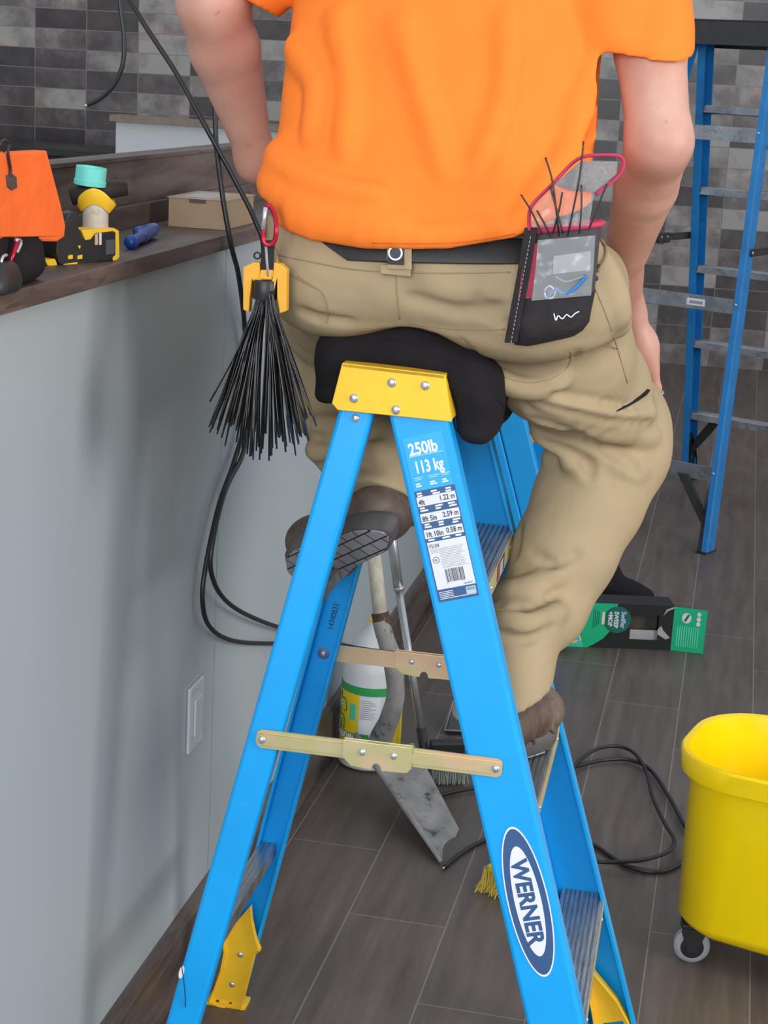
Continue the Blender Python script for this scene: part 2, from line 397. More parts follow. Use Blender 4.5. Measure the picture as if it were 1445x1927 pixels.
def grey_wall():
    t = NT('grey painted drywall', .38, 0, .4); n = t.noise(4, t.obj((1, 1, .25)), 3)
    c = t.ramp(n, [(.3, (.395, .445, .465)), (.7, (.43, .475, .49))])
    c = t.mix(t.ramp(t.noise(5, t.obj((1, 1, .12)), 8, .75), [(.66, (0, 0, 0)), (.8, (.4, .4, .4))]), c, (.50, .53, .56))
    t.color(c); t.bump(t.noise(60, None, 2), .08, .001); return t.m
GW = grey_wall()
WX = -.804
w = struct(MB().box((-.96, -.5, 0), (WX, 5.3, 1.219)).build('wall_left', GW))
def wood(name, c1, c2, rough=.45, sc=(14, 1.6, 14)):
    t = NT(name, rough, 0, .4); n = t.noise(1.6, t.obj(sc), 8, .66); n2 = t.noise(9, t.obj((6, .9, 6)), 4)
    c = t.ramp(n, [(.32, c1), (.5, tuple((a+b)/2 for a, b in zip(c1, c2))), (.68, c2)])
    c = t.mix(t.ramp(n2, [(.6, (0, 0, 0)), (.66, (.6, .6, .6))]), c, c1)
    t.color(c); t.bump(n, .15, .002); return t.m
WOOD = wood('dark oak laminate', (.048, .031, .025), (.175, .128, .108))
BASE = wood('dark oak baseboard', (.055, .038, .033), (.18, .140, .125), .4)
bb = MB(); prof = [(WX, .0), (-.788, 0), (-.784, .006), (-.784, .118), (-.790, .128), (WX, .130)]
bb.poly_prism([(x, -.5, z) for x, z in prof], (0, 5.8, 0)); struct(bb.build('baseboard_left', BASE))
# seam bead of the wall (thin vertical joint)
struct(MB().box((WX-.001, 2.634, .13), (WX+.0008, 2.6365, 1.219)).build('trim_1', mat('joint grey', (.27, .31, .335), .6)))  # joint line in a darker grey than the wall

# worktop on the half wall, riser and its cap
t_ = tag(MB().box((-.96, -.5, 1.2195), (-.783, 3.9, 1.243)).build('worktop', WOOD, bevel=.0012), 'dark wood laminate worktop running along the top of the grey half wall', 'worktop')
RX = -.935
ris = thing('worktop_riser', 'stepped dark wood riser board standing along the back of the worktop', 'riser board', (RX-.02, 1.2, 1.243))
b = MB(); b.box((RX-.035, -.5, 1.243), (RX, 3.9, 1.278)); b.build('lower_board', WOOD, ris, bevel=.001)
b = MB(); b.box((RX-.035, -.5, 1.278), (RX-.012, 3.9, 1.345)); b.build('upper_board', WOOD, ris, bevel=.001)
b = MB(); b.box((RX-.055, -.5, 1.345), (RX-.008, 3.9, 1.352)); b.build('cap_strip', WOOD, ris, bevel=.001)

# outlet cover
o = thing('outlet_cover', 'white two gang style outlet cover plate low on the grey half wall', 'outlet', (WX, 2.53, .462))
o['label'] = 'white outlet cover plate low on the grey half wall'
PW_ = mat('white plastic', (.56, .58, .60), .35, var=.02)
MB().box((WX, 2.493, .405), (WX+.006, 2.567, .519)).build('plate', PW_, o, bevel=.003)
MB().box((WX+.006, 2.513, .43), (WX+.010, 2.547, .494)).build('socket_insert', PW_, o, bevel=.0015)
for z in (.415, .509): MB().dome((WX+.006, 2.53, z), (1, 0, 0), .003, .001).build('screw', RIV, o)

# far background on the left
struct(MB().box((-3.17, 8.42, 0), (-1.75, 8.54, 1.19)).build('wall_far', mat('white painted panel', (.60, .63, .65), .6, var=.02)))
struct(MB().box((-3.19, 8.38, 1.19), (-1.73, 8.56, 1.222)).build('trim_2', wood('light oak cap', (.21, .165, .13), (.30, .24, .19))))
dk = thing('low_cabinet', 'long low black cabinet standing before the tiled wall at far left', 'cabinet', (-3.9, 8.75, 0))
MB().box((-5.2, 8.55, 0), (-3.172, 9.1, .99)).build('carcass', BKPL, dk, bevel=.004)
MB().box((-5.2, 8.50, .99), (-3.172, 9.12, 1.03)).build('top', mat('black stone', (.02, .019, .02), .25), dk, bevel=.004)

# ------------------------------------------------------------------ ladders
def channel(b, A, B_, fdir, side, W, FL=.027, T=.004):
    """C-channel rail from A to B (centre of web's outer face), width W in the slope plane; flanges point to -side*y (inward)"""
    A = Vector(A); B_ = Vector(B_); D = (B_-A).normalized(); N = Vector((0, side, 0)); N = (N-D*N.dot(D)).normalized()
    U = D.cross(N).normalized()
    if U.x < 0: U = -U
    h = W/2; r = .005
    prof = [(-h, -FL), (-h, -r), (-h+.0015, -.0015), (-h+r, 0), (h-r, 0), (h-.0015, -.0015), (h, -r), (h, -FL), (h-T, -FL), (h-T, -T), (-h+T, -T), (-h+T, -FL)]
    def ring(P, zc):
        out = []
        for u, n in prof:
            q = P+U*u+N*n
            if zc is not None: q = q+D*((zc-q.z)/D.z)
            out.append(q)
        return out
    b.loft([ring(A, None), ring(B_, B_.z)])
    return D, U, N
def step_ladder(root, g):
    """g: geometry dictionary in the ladder's own coordinates"""
    ZT, wt, wb, WF, WR = g['ZT'], g['wt'], g['wb'], g['WF'], g['WR']
    capm, footm, blue = g['capm'], g['footm'], g['blue']
    def P(fr, s, z, dx=0, dy=0):
        t = (ZT-z)/ZT; wbb = wb if fr else g.get('wbr', wb)
        a, b_ = (g['xft'], g['xfb']) if fr else (g['xrt'], g['xrb'])
        return Vector((a+(b_-a)*t+dx, s*(wt+(wbb-wt)*t+dy), z))
    G = {}
    for s in (-1, 1):
        for fr in (1, 0):
            b = MB(); G[(fr, s)] = channel(b, P(fr, s, ZT+.02), P(fr, s, .004), None, s, WF if fr else WR, .03 if fr else .024)
            b.build('front_rail' if fr else 'rear_rail', blue, root, local=True)
    # top cap: tapered tray
    zb_, zt_ = g['cz']; xb0, xb1, xt0, xt1 = g['cx']; yc = wt+.006+.003
    b = MB()
    for s in (-1, 1):
        y0 = s*yc; rr = .008
        pts = [(xb0+rr, zb_), (xb1, zb_-.002), (xt1, zt_-.004), (xt0, zt_), (xb0, zb_+rr)]
        b.poly_prism([(x, y0, z) for x, z in pts], (0, -s*.004, 0))
    b.loft([[(xt0, -yc, zt_), (xt1, -yc, zt_-.004), (xt1, yc, zt_-.004), (xt0, yc, zt_)], [(xt0, -yc, zt_-.006), (xt1, -yc, zt_-.010), (xt1, yc, zt_-.010), (xt0, yc, zt_-.006)]])
    b.poly_prism([(xb0, -yc+.004, zb_+.006), (xb0+.004, -yc+.004, zb_+.006), (xt0+.004, -yc+.004, zt_-.006), (xt0, -yc+.004, zt_-.006)], (0, 2*yc-.008, 0))
    b.poly_prism([(xb1, -yc+.004, zb_), (xb1-.004, -yc+.004, zb_), (xt1-.004, -yc+.004, zt_-.01), (xt1, -yc+.004, zt_-.01)], (0, 2*yc-.008, 0))
    cap = b.build('top_cap', capm, root, local=True, bevel=.0012)
    for s in (-1, 1):
        for x, z in g['criv']: MB().dome((x, s*yc, z), (0, s, 0), .0062, .0032).build('rivet', RIV, cap, True, local=True)
    # steps
    for z in g['steps']:
        b = MB(); c = P(1, 1, z); ww = c.y-.0045; xl, xr = c.x-WF/2+.009, c.x+WF/2+.001
        n = 9; top = []
        for i in range(n):      # grooved tread profile
            x0 = xl+(xr-xl)*i/n; x1 = xl+(xr-xl)*(i+1)/n
            top += [(x0+.0004, z-.0022), (x0+.0014, z), (x1-.0014, z), (x1-.0004, z-.0022)]
        prof = [(xl, z-.026), (xl, z-.002)]+top+[(xr, z-.002), (xr, z-.032), (xr-.003, z-.032), (xr-.003, z-.006), (xl+.003, z-.006), (xl+.003, z-.026)]
        b.poly_prism([(x, -ww, zz) for x, zz in prof], (0, 2*ww, 0))
        st = b.build('step', ALU, root, local=True)
        MB().box((xr+.0002, -ww, z-.031), (xr+.0014, ww, z-.003)).build('step_edge', g.get('edge', ZINC), st, local=True)
        for s in (-1, 1):
            for q in (.018, .055):
                MB().dome((xr+.0014, s*(ww-q), z-.017), (1, 0, 0), .0035, .002, 10).build('rivet', RIV, st, True, local=True)
    for z in g['bars']:
        b = MB(); c = P(0, 1, z); ww = c.y-.004; h = .010
        prof = [(-.018, -h), (-.018, h), (.008, h), (.008, -h), (.0055, -h), (.0055, h-.0025), (-.0155, h-.0025), (-.0155, -h)]
        if g.get('flatbar'): prof = [(-.006, -.024), (-.006, .024), (.006, .024), (.006, .0215), (-.0035, .0215), (-.0035, -.0215), (.006, -.0215), (.006, -.024)]
        b.poly_prism([(c.x-.0+x, -ww, z+q) for x, q in prof], (0, 2*ww, 0)); cb = b.build('crossbar', ALU, root, local=True)
        if g.get('flatbar'):
            for s in (-1, 1):
                for q in (-.01, .01): MB().dome((c.x-WR/2, s*(ww+.0-.012), z+q), (-1, 0, 0), .005, .003, 10).build('rivet', RIV, cb, True, local=True)
    # spreaders
    zs = g['zs']
    for s in (-1, 1) if g.get('spread', True) else ():
        A = P(0, s, zs); B_ = P(1, s, zs); yo = s*.0025
        A = A+Vector((0, yo, 0)); B_ = B_+Vector((0, yo, 0)); 
        ax = (B_-A).normalized(); L = (B_-A).length; nrm = Vector((0, s, 0)); nrm = (nrm-ax*nrm.dot(ax)).normalized(); up = Vector((0, 0, 1)); up = (up-ax*up.dot(ax)-nrm*up.dot(nrm)).normalized()
        def q(x, z, n): return A+ax*x+up*z+nrm*n
        sp = None
        for x0, x1, side in ((0, L*.5-.022, 0), (L*.5+.022, L, 1)):
            b = MB(); h = .0128; rings = []
            ends = [(-.008, .45), (-.0065, .8), (-.001, 1)]
            xs = [(x0+e, f) for e, f in ends]+[(x1+.008, 1)] if side == 0 else [(x0-.008, 1)]+[(x1-e, f) for e, f in ends[::-1]]
            for x, f in xs:
                rings.append([q(x, -h*f, -.001), q(x, -h*f, .0020), q(x, -h*.62*f, .0020), q(x, -h*.62*f, .0008), q(x, -h*.56*f, .0008), q(x, -h*.56*f, .0050), q(x, h*.56*f, .0050), q(x, h*.56*f, .0008), q(x, h*.62*f, .0008), q(x, h*.62*f, .0020), q(x, h*f, .0020), q(x, h*f, -.001)])
            b.loft(rings); o = b.build('spreader', g.get('zm', ZINC), root, local=True); sp = sp or o
        b = MB(); x0, x1 = L*.5-.046, L*.5+.046; xc = L*.5
        pts = [(x0, .015), (x1, .015), (x1, -.014), (x1-.006, -.021), (xc+.0075, -.022)]
        for k in range(7): a = k/6*math.pi; pts.append((xc+.0065*math.cos(a), -.021+.0085*math.sin(a)))
        pts += [(xc-.0075, -.022), (x0+.012, -.020), (x0, -.009)]
        b.poly_prism([q(x, z, .0052) for x, z in pts], nrm*.002); pl = b.build('spreader_plate', g.get('zm', ZINC), root, local=True, bevel=.0004)
        for x in (-.020, .022): MB().dome(q(xc+x, .001, .0072), nrm, .0052, .003).build('rivet', RIV, pl, True, local=True)
        bp = MB(); bp.poly_prism([q(x, z, -.0012) for x, z in pts], -nrm*.002); bpo = bp.build('back_plate', g.get('zm', ZINC), root, local=True, bevel=.0004)
        for x in (-.020, .022): MB().dome(q(xc+x, .001, -.0032), -nrm, .0046, .0025, 12).build('rivet', RIV, bpo, True, local=True)
        for x in (0, L): MB().dome(q(x, 0, .005), nrm, .0056, .0032).build('rivet', RIV, sp, True, local=True)
        for fr in (0,):     # inside face washers of the pivots
            c = P(fr, s, zs, dy=-.0045); m_ = MB(); m_.lathe(c, (0, -s, 0), [(.0095, 0), (.0095, .001), (.004, .0012), (.004, .003), (.002, .0034)], 18); m_.build('washer', RIV, root, True, local=True)
    # feet: moulded boots inside the channels
    for s in (-1, 1):
        for fr in (0, 1):
            D, U, N = G[(fr, s)]; W = (WF if fr else WR); base = P(fr, s, 0.0); up = -D
            k = W/.044 if not fr else 1.0
            def q(u, v, n): return base+U*u+up*v+N*n
            if not fr: out = [(-.030, 0), (.024, -.001), (.025, .012), (.0235, .080), (.030, .086), (.018, .098), (.004, .118), (-.004, .135), (-.018, .112), (-.034, .084), (-.027, .068), (-.025, .045), (-.028, .015)]
            else: out = [(-.030, 0), (.040, -.001), (.037, .02), (.030, .08), (.020, .12), (-.002, .165), (-.010, .185), (-.020, .165), (-.024, .10), (-.030, .03)]
            sc = g.get('footscale', 1); sgn = 1
            out = [(u*sc, (v*sc*(1.0 if fr else 1.5))) for u, v in out]
            hole = None
            b = MB(); n = len(out)
            # back plate
            if fr:
                # plate with a window: four prisms around it
                hx0, hx1, hz0, hz1 = -.012*sc, .020*sc, .040*sc, .078*sc
                for quad_ in ([(-.030, 0), (.040, 0), (.034, .04), (-.029, .04)], [(-.029, .04), (-.012, .04), (-.012, .078), (-.025, .078)], [(.020, .04), (.034, .04), (.030, .078), (.020, .078)], [(-.025, .078), (.030, .078), (.020, .12), (-.002, .165), (-.010, .185), (-.020, .165), (-.024, .10)]):
                    b.poly_prism([q(u*sc, v*sc, -.020) for u, v in quad_], -N*.003)
            else: b.poly_prism([q(u, v, -.0255) for u, v in out], -N*.003)
            # rim following the outline
            cx = sum(u for u, v in out)/n; cy = sum(v for u, v in out)/n
            for i in range(n):
                (u0, v0), (u1, v1) = out[i], out[(i+1) % n]
                def inn(u, v): d = math.hypot(cx-u, cy-v); return (u+(cx-u)/d*.003, v+(cy-v)/d*.003)
                a0, a1 = inn(u0, v0), inn(u1, v1); d0 = -.034 if fr else -.036
                lo_ = -.016 if fr else -.026
                b.loft([[q(u0, v0, lo_), q(u1, v1, lo_), q(*a1, lo_), q(*a0, lo_)], [q(u0, v0, d0), q(u1, v1, d0), q(*a1, d0), q(*a0, d0)]])
            b.box((0, 0, 0), (1, 1, 1), Matrix.Translation(Vector((base.x-.034*sc, base.y-(.034*sc if s > 0 else -.0), 0.0))) @ Matrix.Diagonal((.066*sc, .034*sc, .006, 1)))
            ft = b.build('foot', footm, root, local=True, bevel=.0008)
            if not fr:
                for v in (.045, .105): MB().dome(q(-.001, v*sc, -.0285), -N, .0055, .003, 12).build('rivet', RIV, ft, True, local=True)
                b = MB()
                for (u, v) in ((-.014, .012), (.008, .013), (-.016, .004), (.006, .005)): b.dome((base.x+u, base.y-s*.030+v*.5, .006), (0, 0, 1), .003, .0035, 8)
                b.build('grip_stud', RUB, ft, True, local=True)
    return P, G
LBL = 'blue fibreglass stepladder with yellow top cap '
g1 = dict(ZT=1.09, wt=.149, wb=.2271, xft=.0374, xfb=.3692, xrt=-.0376, xrb=-.2752, WF=.0735, WR=.044, cz=(1.081, 1.142), cx=(-.070, .085, -.059, .073),
          criv=[(-.0415, 1.098), (.006, 1.122), (.0485, 1.122), (.013, 1.088)], steps=(.29, .58, .87), bars=(.29, .80), zs=.636, capm=YEL, footm=YEL, blue=BLUE)
lad = thing('step_ladder', LBL+'that the person in the orange shirt sits on', 'stepladder', (-.4231, 2.2411, 0), .0196)
P1, G1 = step_ladder(lad, g1)
for s in (-1,): MB().dome(P1(0, s, 1.071, dx=.002)+Vector((0, -.0005, 0)), (0, s, 0), .0055, .003).build('rivet', RIV, lad, True, local=True)

# stickers and print on the near front rail, in rail coordinates
T1 = P1(1, -1, 1.09); D1, U1, N1 = G1[(1, -1)]
def rp(u, v, n=.0006): return T1+U1*u+D1*v+N1*n
def patch(name, pts, m, parent, n=.0006, th=.0003):
    b = MB(); b.poly_prism([rp(u, v, n) for u, v in pts], N1*th); return b.build(name, m, parent, local=True)
def rt_text(name, s, size, u, v, m, parent, n=.0010, tilt=0, sx=1, align='LEFT', bold=0, vertical=False):
    ux, uy = (U1, -D1) if not vertical else (D1, U1)
    return text(name, s, size, rp(u, v, n), ux, uy, m, parent, .00012, sx, align, bold, local=True)
def rect(u0, v0, u1, v1): return [(u0, v0), (u1, v0), (u1, v1), (u0, v1)]
def multi(name, rects, m, parent, n=.0011, th=.0001):
    b = MB()
    for r_ in rects: b.poly_prism([rp(u, v, n) for u, v in rect(*r_)], N1*th)
    return b.build(name, m, parent, local=True)
lab = patch('load_label', rect(-.0262, .033, .0262, .1030), SKYP, lad)
rt_text('lettering', '250lb', .0215, -.0215, .0568, WHITE, lab, sx=.80, bold=.0006)
rt_text('lettering', '113 kg', .0215, -.0190, .0805, WHITE, lab, sx=.66, bold=.0006)
fp = [(-.0225, .0582, .0220, .0588)]
for k, (u, w_) in enumerate(((-.0225, .012), (-.004, .015), (.012, .013))):
    fp += [(u, .0862, u+w_, .0868), (u+.001, .0885, u+w_*.8, .0890), (u+.001, .0935, u+w_*.5, .0953), (u+.0005, .0963, u+w_*.65, .0981)]
multi('fine_print', fp, WHITE, lab)
lab2 = patch('size_label', rect(-.0262, .1032, .0270, .2495), NAVY, lad)
PAPER = mat('label paper', (.74, .76, .80), .5, var=.02)
for (v0, v1, a, b_) in ((.1112, .1232, '4ft', '1.22 m'), (.1328, .1448, '8ft 5in', '2.59 m'), (.1540, .1655, '1ft 10in', '0.58 m')):
    lf = patch('label_field', rect(-.0252, v0, .0258, v1), PAPER, lab2, .0009, .0001)
    rt_text('lettering', a, .0096, -.0235, v1-.0018, DARKP, lf if False else lab2, .0013, sx=.78, bold=.00015)
    rt_text('lettering', b_, .0096, .0245, v1-.0030, DARKP, lab2, .0013, sx=.78, align='RIGHT', bold=.00015)
rng2 = random.Random(4); fp = []
for v in (.1052, .1247, .1462, .1668):
    for u in (-.0240, -.0050, .0130):
        for k in range(2 if v < .16 else 1):
            x0 = u+rng2.uniform(0, .002); fp.append((x0, v+k*.0033, x0+rng2.uniform(.006, .0105), v+k*.0033+.0021))
for k in range(5): fp.append((-.0235, .2365+k*.0022, -.005 if k < 4 else .024, .2373+k*.0022))
multi('fine_print', fp, WHITE, lab2, .0009)
patch('label_field', rect(-.0245, .1707, .0262, .2332), PAPER, lab2, .0009, .0001)
rt_text('lettering', 'FS104', .0072, -.0225, .1785, DARKP, lab2, .0013, sx=.75)
fp = []
for k in range(13):
    v = .1805+k*.0021; u0 = -.0225 if k < 3 else -.0110; fp.append((u0, v, rng2.uniform(.016, .0235), v+.0005))
fp.append((.0115, .2295, .0225, .2312))
multi('fine_print', fp, mat('grey print', (.32, .33, .36), .6), lab2, .0013, .00008)
b = MB(); cc = (-.0175, .1945)
pts = [(cc[0]+math.cos(k/24*math.tau)*.0040, cc[1]+math.sin(k/24*math.tau)*.0040) for k in range(25)]
for p_, q_ in zip(pts, pts[1:]): b.tube([rp(*p_, .0013), rp(*q_, .0013)], .0003, 5)
b.build('print_ring', DARKP, lab2, local=True); rt_text('lettering', 'LB', .0042, -.0198, .1960, DARKP, lab2, .0013, sx=.8)
u = -.0095; fp = []
while u < .0135:
    w_ = rng2.choice((.0004, .0007, .0011)); fp.append((u, .2085, u+w_, .2255+(.0015 if rng2.random() < .3 else 0))); u += w_+rng2.choice((.0005, .0008, .0011))
multi('barcode', fp, DARKP, lab2, .0013, .00008)
patch('label_field', rect(.0120, .2355, .0248, .2450), mat('pale blue print', (.45, .58, .72), .5), lab2, .0009, .0001)
rt_text('lettering', 'OSHA', .0050, .0128, .2400, NAVY, lab2, .0013, sx=.8)
def ellp(rc, u0, v0, a, b_, n=48): return [(u0+a*math.cos(k/n*math.tau), v0+b_*math.sin(k/n*math.tau)) for k in range(n)]
ov = patch('logo_label', ellp(0, .0018, .6625, .0275, .1045), WHITE, lad)
patch('logo_field', ellp(0, .0018, .6625, .0258, .1015), NAVY, ov, .0009, .0001)
patch('logo_field', ellp(0, .0018, .6615, .0178, .0765), WHITE, ov, .0011, .0001)
rt_text('lettering', 'WERNER', .0300, -.0088, .6620, NAVY, ov, .0014, sx=.97, align='CENTER', bold=.0011, vertical=True)

# small marks and stickers on the ladder
Dr, Ur, Nr = G1[(0, 1)]
c0 = P1(0, 1, .676); text('lettering', '14340833', .0125, c0-Nr*.0046+Ur*.004, -Dr, -Ur, DARKP, lad, .0001, .9, local=True)
cs = P1(1, 1, .87); b = MB(); b.box((cs.x+.0392, -.045, .843), (cs.x+.0398, .03, .866)); stk = b.build('step_sticker', DARKP, lad, local=True)
b = MB(); b.box((cs.x+.0398, -.040, .845), (cs.x+.0401, -.022, .853)); b.box((cs.x+.0398, -.040, .855), (cs.x+.0401, -.022, .864)); b.build('sticker_red', mat('red print', (.55, .05, .06), .5), stk, local=True)
b = MB()
for k in range(5): b.box((cs.x+.0398, -.018, .845+k*.004), (cs.x+.0401, .012, .8465+k*.004))
b.build('sticker_lines', WHITE, stk, local=True)
MB().tube([at_y(924, 763, 2.425), at_y(930, 774, 2.425), at_y(940, 788, 2.425), at_y(941, 789, 2.425)], [.0095, .0095, .0090, .004], 14).build('bumper', mat('clear grey rubber', (.30, .36, .36), .25), lad, True)
b = MB(); Dn, Un, Nn = G1[(0, -1)]; q0 = P1(0, -1, .285)-Un*.019
b.poly_prism([q0+Un*(.0035*math.cos(k/16*math.tau)-.001)+Dn*(.010*math.sin(k/16*math.tau)+.0)+Nn*.0006 for k in range(16)], Nn*.0003); b.build('scuff', WHITE, lad, local=True)

# folded ladder leaning on the half wall behind, and the tall ladder further back
BLUE2 = BLUE
BLUEW = mat('worn blue fibreglass', (.012, .20, .52), .5, var=.12, vs=12, dirt=(.03, .10, .26), dscale=18, dlo=.55, dhi=.75)
g2 = dict(g1); g2.update(xft=.028, xfb=.045, xrt=-.035, xrb=-.012, spread=False, bars=(.29, .80))
l2 = thing('step_ladder', 'folded blue stepladder with yellow feet leaning behind the seated person', 'stepladder', (-.405, 4.66, .012), rot=(0, R(-17.5), 0))
step_ladder(l2, g2)
CAPB = mat('black ladder cap plastic', (.022, .022, .024), .4, var=.2)
g3 = dict(ZT=1.66, wt=.165, wb=.275, xft=.045, xfb=.47, xrt=-.05, xrb=-.47, WF=.072, WR=.055, cz=(1.645, 1.735), cx=(-.105, .12, -.09, .105),
          criv=[(-.05, 1.67), (.05, 1.67)], steps=(.29, .58, .87, 1.16, 1.45), bars=(.25, .80, 1.36), flatbar=True, wbr=.31, zm=mat('dull dark steel', (.07, .065, .06), .5, .6), zs=.98, capm=CAPB, footm=CAPB, blue=BLUEW, edge=ALU, footscale=1.15)
l3 = thing('step_ladder', 'tall blue stepladder with black top cap standing before the tiled wall', 'stepladder', (-.085, 6.21, 0), R(65))
P3, G3 = step_ladder(l3, g3)
iv = XF[l3.name].inverted(); pa, pb = iv @ at_y(1257, 558, 5.82), iv @ at_y(1294, 562, 5.80); zb = g3['bars'][1]; cx_ = P3(0, 1, zb).x-.0063
b = MB(); b.box((cx_-.0006, min(pa.y, pb.y), zb-.012), (cx_, max(pa.y, pb.y), zb+.012)); sk = b.build('rail_sticker', PAPER, l3, local=True)
b = MB(); b.box((cx_-.0010, min(pa.y, pb.y)+.008, zb-.006), (cx_-.0006, max(pa.y, pb.y)-.010, zb+.004)); b.build('sticker_print', mat('grey print', (.32, .33, .36), .6), sk, local=True)
for fr in (0, 1):
    for s_ in (-1, 1):
        zc = g3['bars'][0] if not fr else .29; a0 = P3(fr, s_, .0); w0 = P3(fr, s_, zc); xx = -.012 if not fr else -.02
        out = [(w0.y-s_*.155, zc-.012), (w0.y-s_*.115, zc-.012), (w0.y-s_*.045, zc-.10), (a0.y-s_*.006, .06), (a0.y-s_*.006, .0), (a0.y-s_*.020, .0), (a0.y-s_*.045, zc-.17), (a0.y-s_*.105, zc-.10)]
        b = MB(); b.poly_prism([(w0.x+(a0.x-w0.x)*(1-z/zc)+xx, y, z) for y, z in out], (.012, 0, 0)); b.build('foot_brace', CAPB, l3, local=True, bevel=.002)

# ------------------------------------------------------------------ black seat cushion on the cap
s = SDF((-.60, 2.04, 1.00), (-.18, 2.50, 1.28), .004)
X_, Y_, Z_ = s.coords()
def rbox(x, y, z, c, h, r): 
    qx, qy, qz = np.abs(x-c[0])-h[0]+r, np.abs(y-c[1])-h[1]+r, np.abs(z-c[2])-h[2]+r
    return np.sqrt(np.maximum(qx, 0)**2+np.maximum(qy, 0)**2+np.maximum(qz, 0)**2)+np.minimum(np.maximum(qx, np.maximum(qy, qz)), 0)-r
def smin(a, b, k): h = np.maximum(k-np.abs(a-b), 0)/k; return np.minimum(a, b)-h*h*k*.25
zt = 1.168-.9*np.maximum(X_+.40, 0)**1.3-.25*np.maximum(-.44-X_, 0)
d = rbox(X_, Y_, Z_-(zt-1.168), (-.405, 2.265, 1.165), (.118, .165, .034), .03)
d = smin(d, rbox(X_+.25*(1.10-Z_), Y_, Z_, (-.505, 2.27, 1.125), (.020, .15, .048), .018), .03)
d = smin(d, rbox(X_-.15*(1.10-Z_), Y_, Z_, (-.318, 2.28, 1.105), (.024, .165, .062), .02), .03)
d = d+.0018*np.sin(X_*60+Y_*23)*np.sin(Y_*31)
s.g = d.astype(np.float32)
cush = s.mesh('seat_cushion', BLKFAB)
origin_to(cush, (-.41, 2.27, 1.09)); tag(cush, 'black padded cushion draped over the yellow cap of the stepladder', 'cushion')

for pts in ([(600, 668), (650, 640), (740, 640), (835, 668), (900, 715), (948, 765)], [(846, 668), (852, 720), (850, 790), (862, 812)]):
    q = [s.cast(p.x, p.y, -.0002) for p in spline([(u, v, 0) for u, v in pts], 6)]; q = [p-cush.location for p in q if p is not None]
    if len(q) > 1:
        o = MB().tube(q, .0011, 6).build('piping', BLKFAB, None, True); o.parent = cush
# ------------------------------------------------------------------ tool and cable helpers
CABLE = mat('black cable sheath', (.014, .014, .016), .42)
def cable(name, pts, r, label, cat='cable', group=None, n=8, m=CABLE, tip=None):
    sp = spline(pts, n); o = thing(name, label, cat, tuple(sp[-1]), group=group)
    MB().tube(sp, r, 10).build('sheath', m, o, True)
    if tip is not None:
        e, d = (sp[0], sp[0]-sp[1]) if tip == 0 else (sp[-1], sp[-1]-sp[-2]); d = d.normalized()
        MB().cyl(e, e+d*.006, r*.55, 8).build('bare_end', RIV, o, True)
    return o
Y = 2.75
cable('hanging_cable', [at_y(u, v, Y) for u, v in ((170, -2300), (190, -900), (205, -320), (214, -120), (226, 10), (233, 70), (231, 120), (215, 158), (190, 184), (165, 197))], .0040, 'black cable dangling short in front of the tiled wall with a bare cut end', tip=1)
def drape(pts): return [at_x(p[0], p[1], p[2]) if p[2] < 0 else at_y(*p) for p in pts]
cable('hanging_cable', drape(((60, -2300, 2.70), (110, -900, 2.65), (160, -300, 2.62), (205, -80, 2.60), (262, 30, 2.58), (330, 135, 2.57), (385, 235, 2.56), (440, 335, 2.56), (480, 415, 2.56), (496, 480, 2.58), (480, 640, -.785), (468, 760, -.785), (458, 850, -.782), (425, 920, -.78), (402, 1010, -.78), (398, 1080, -.78), (430, 1135, -.78), (500, 1172, -.78), (585, 1196, -.775), (665, 1218, 3.0), (740, 1228, 3.2))), .0040, 'longer black cable running diagonally down from upper left past the arm')
cable('hanging_cable', drape(((330, -2300, 2.66), (365, -900, 2.63), (385, -330, 2.60), (398, -60, 2.58), (405, 232, 2.57), (410, 300, 2.56), (422, 390, 2.55), (437, 470, -.770), (450, 525, -.776), (462, 640, -.79), (462, 780, -.79), (440, 870, -.79), (412, 950, -.79), (388, 1060, -.79), (381, 1130, -.79), (395, 1180, -.79), (440, 1206, -.79), (520, 1211, -.79), (600, 1208, -.785), (680, 1222, 2.98))), .0040, 'black cable hanging straight past the box edge and looping beside the wall')
Zc = .006
cable('floor_cable', [at_z(u, v, Zc) for u, v in ((836, 1632), (870, 1604), (915, 1580), (985, 1560), (1060, 1565), (1120, 1592), (1150, 1612), (1185, 1632), (1240, 1641), (1285, 1622), (1340, 1580))], .0045, 'black cable on the floor with its cut end beside the shovel blade', tip=0)
cable('floor_cable', [at_z(u, v, Zc+.004) for u, v in ((792, 1506), (830, 1496), (885, 1484), (980, 1470), (1060, 1450), (1092, 1440), (1140, 1430), (1185, 1430), (1225, 1450), (1262, 1505), (1300, 1570), (1360, 1610))], .0045, 'black cable crossing the floor behind the yellow bucket from the shovel', tip=0)
cable('floor_cable', [at_z(u, v, Zc+.013) for u, v in ((1060, 1470), (1090, 1432), (1122, 1410), (1160, 1404), (1192, 1416), (1215, 1450), (1228, 1500), (1250, 1548), (1268, 1580), (1258, 1602), (1215, 1617), (1165, 1622), (1120, 1620), (1060, 1600))], .0042, 'looped black cable lying on the floor between stepladder and yellow bucket')

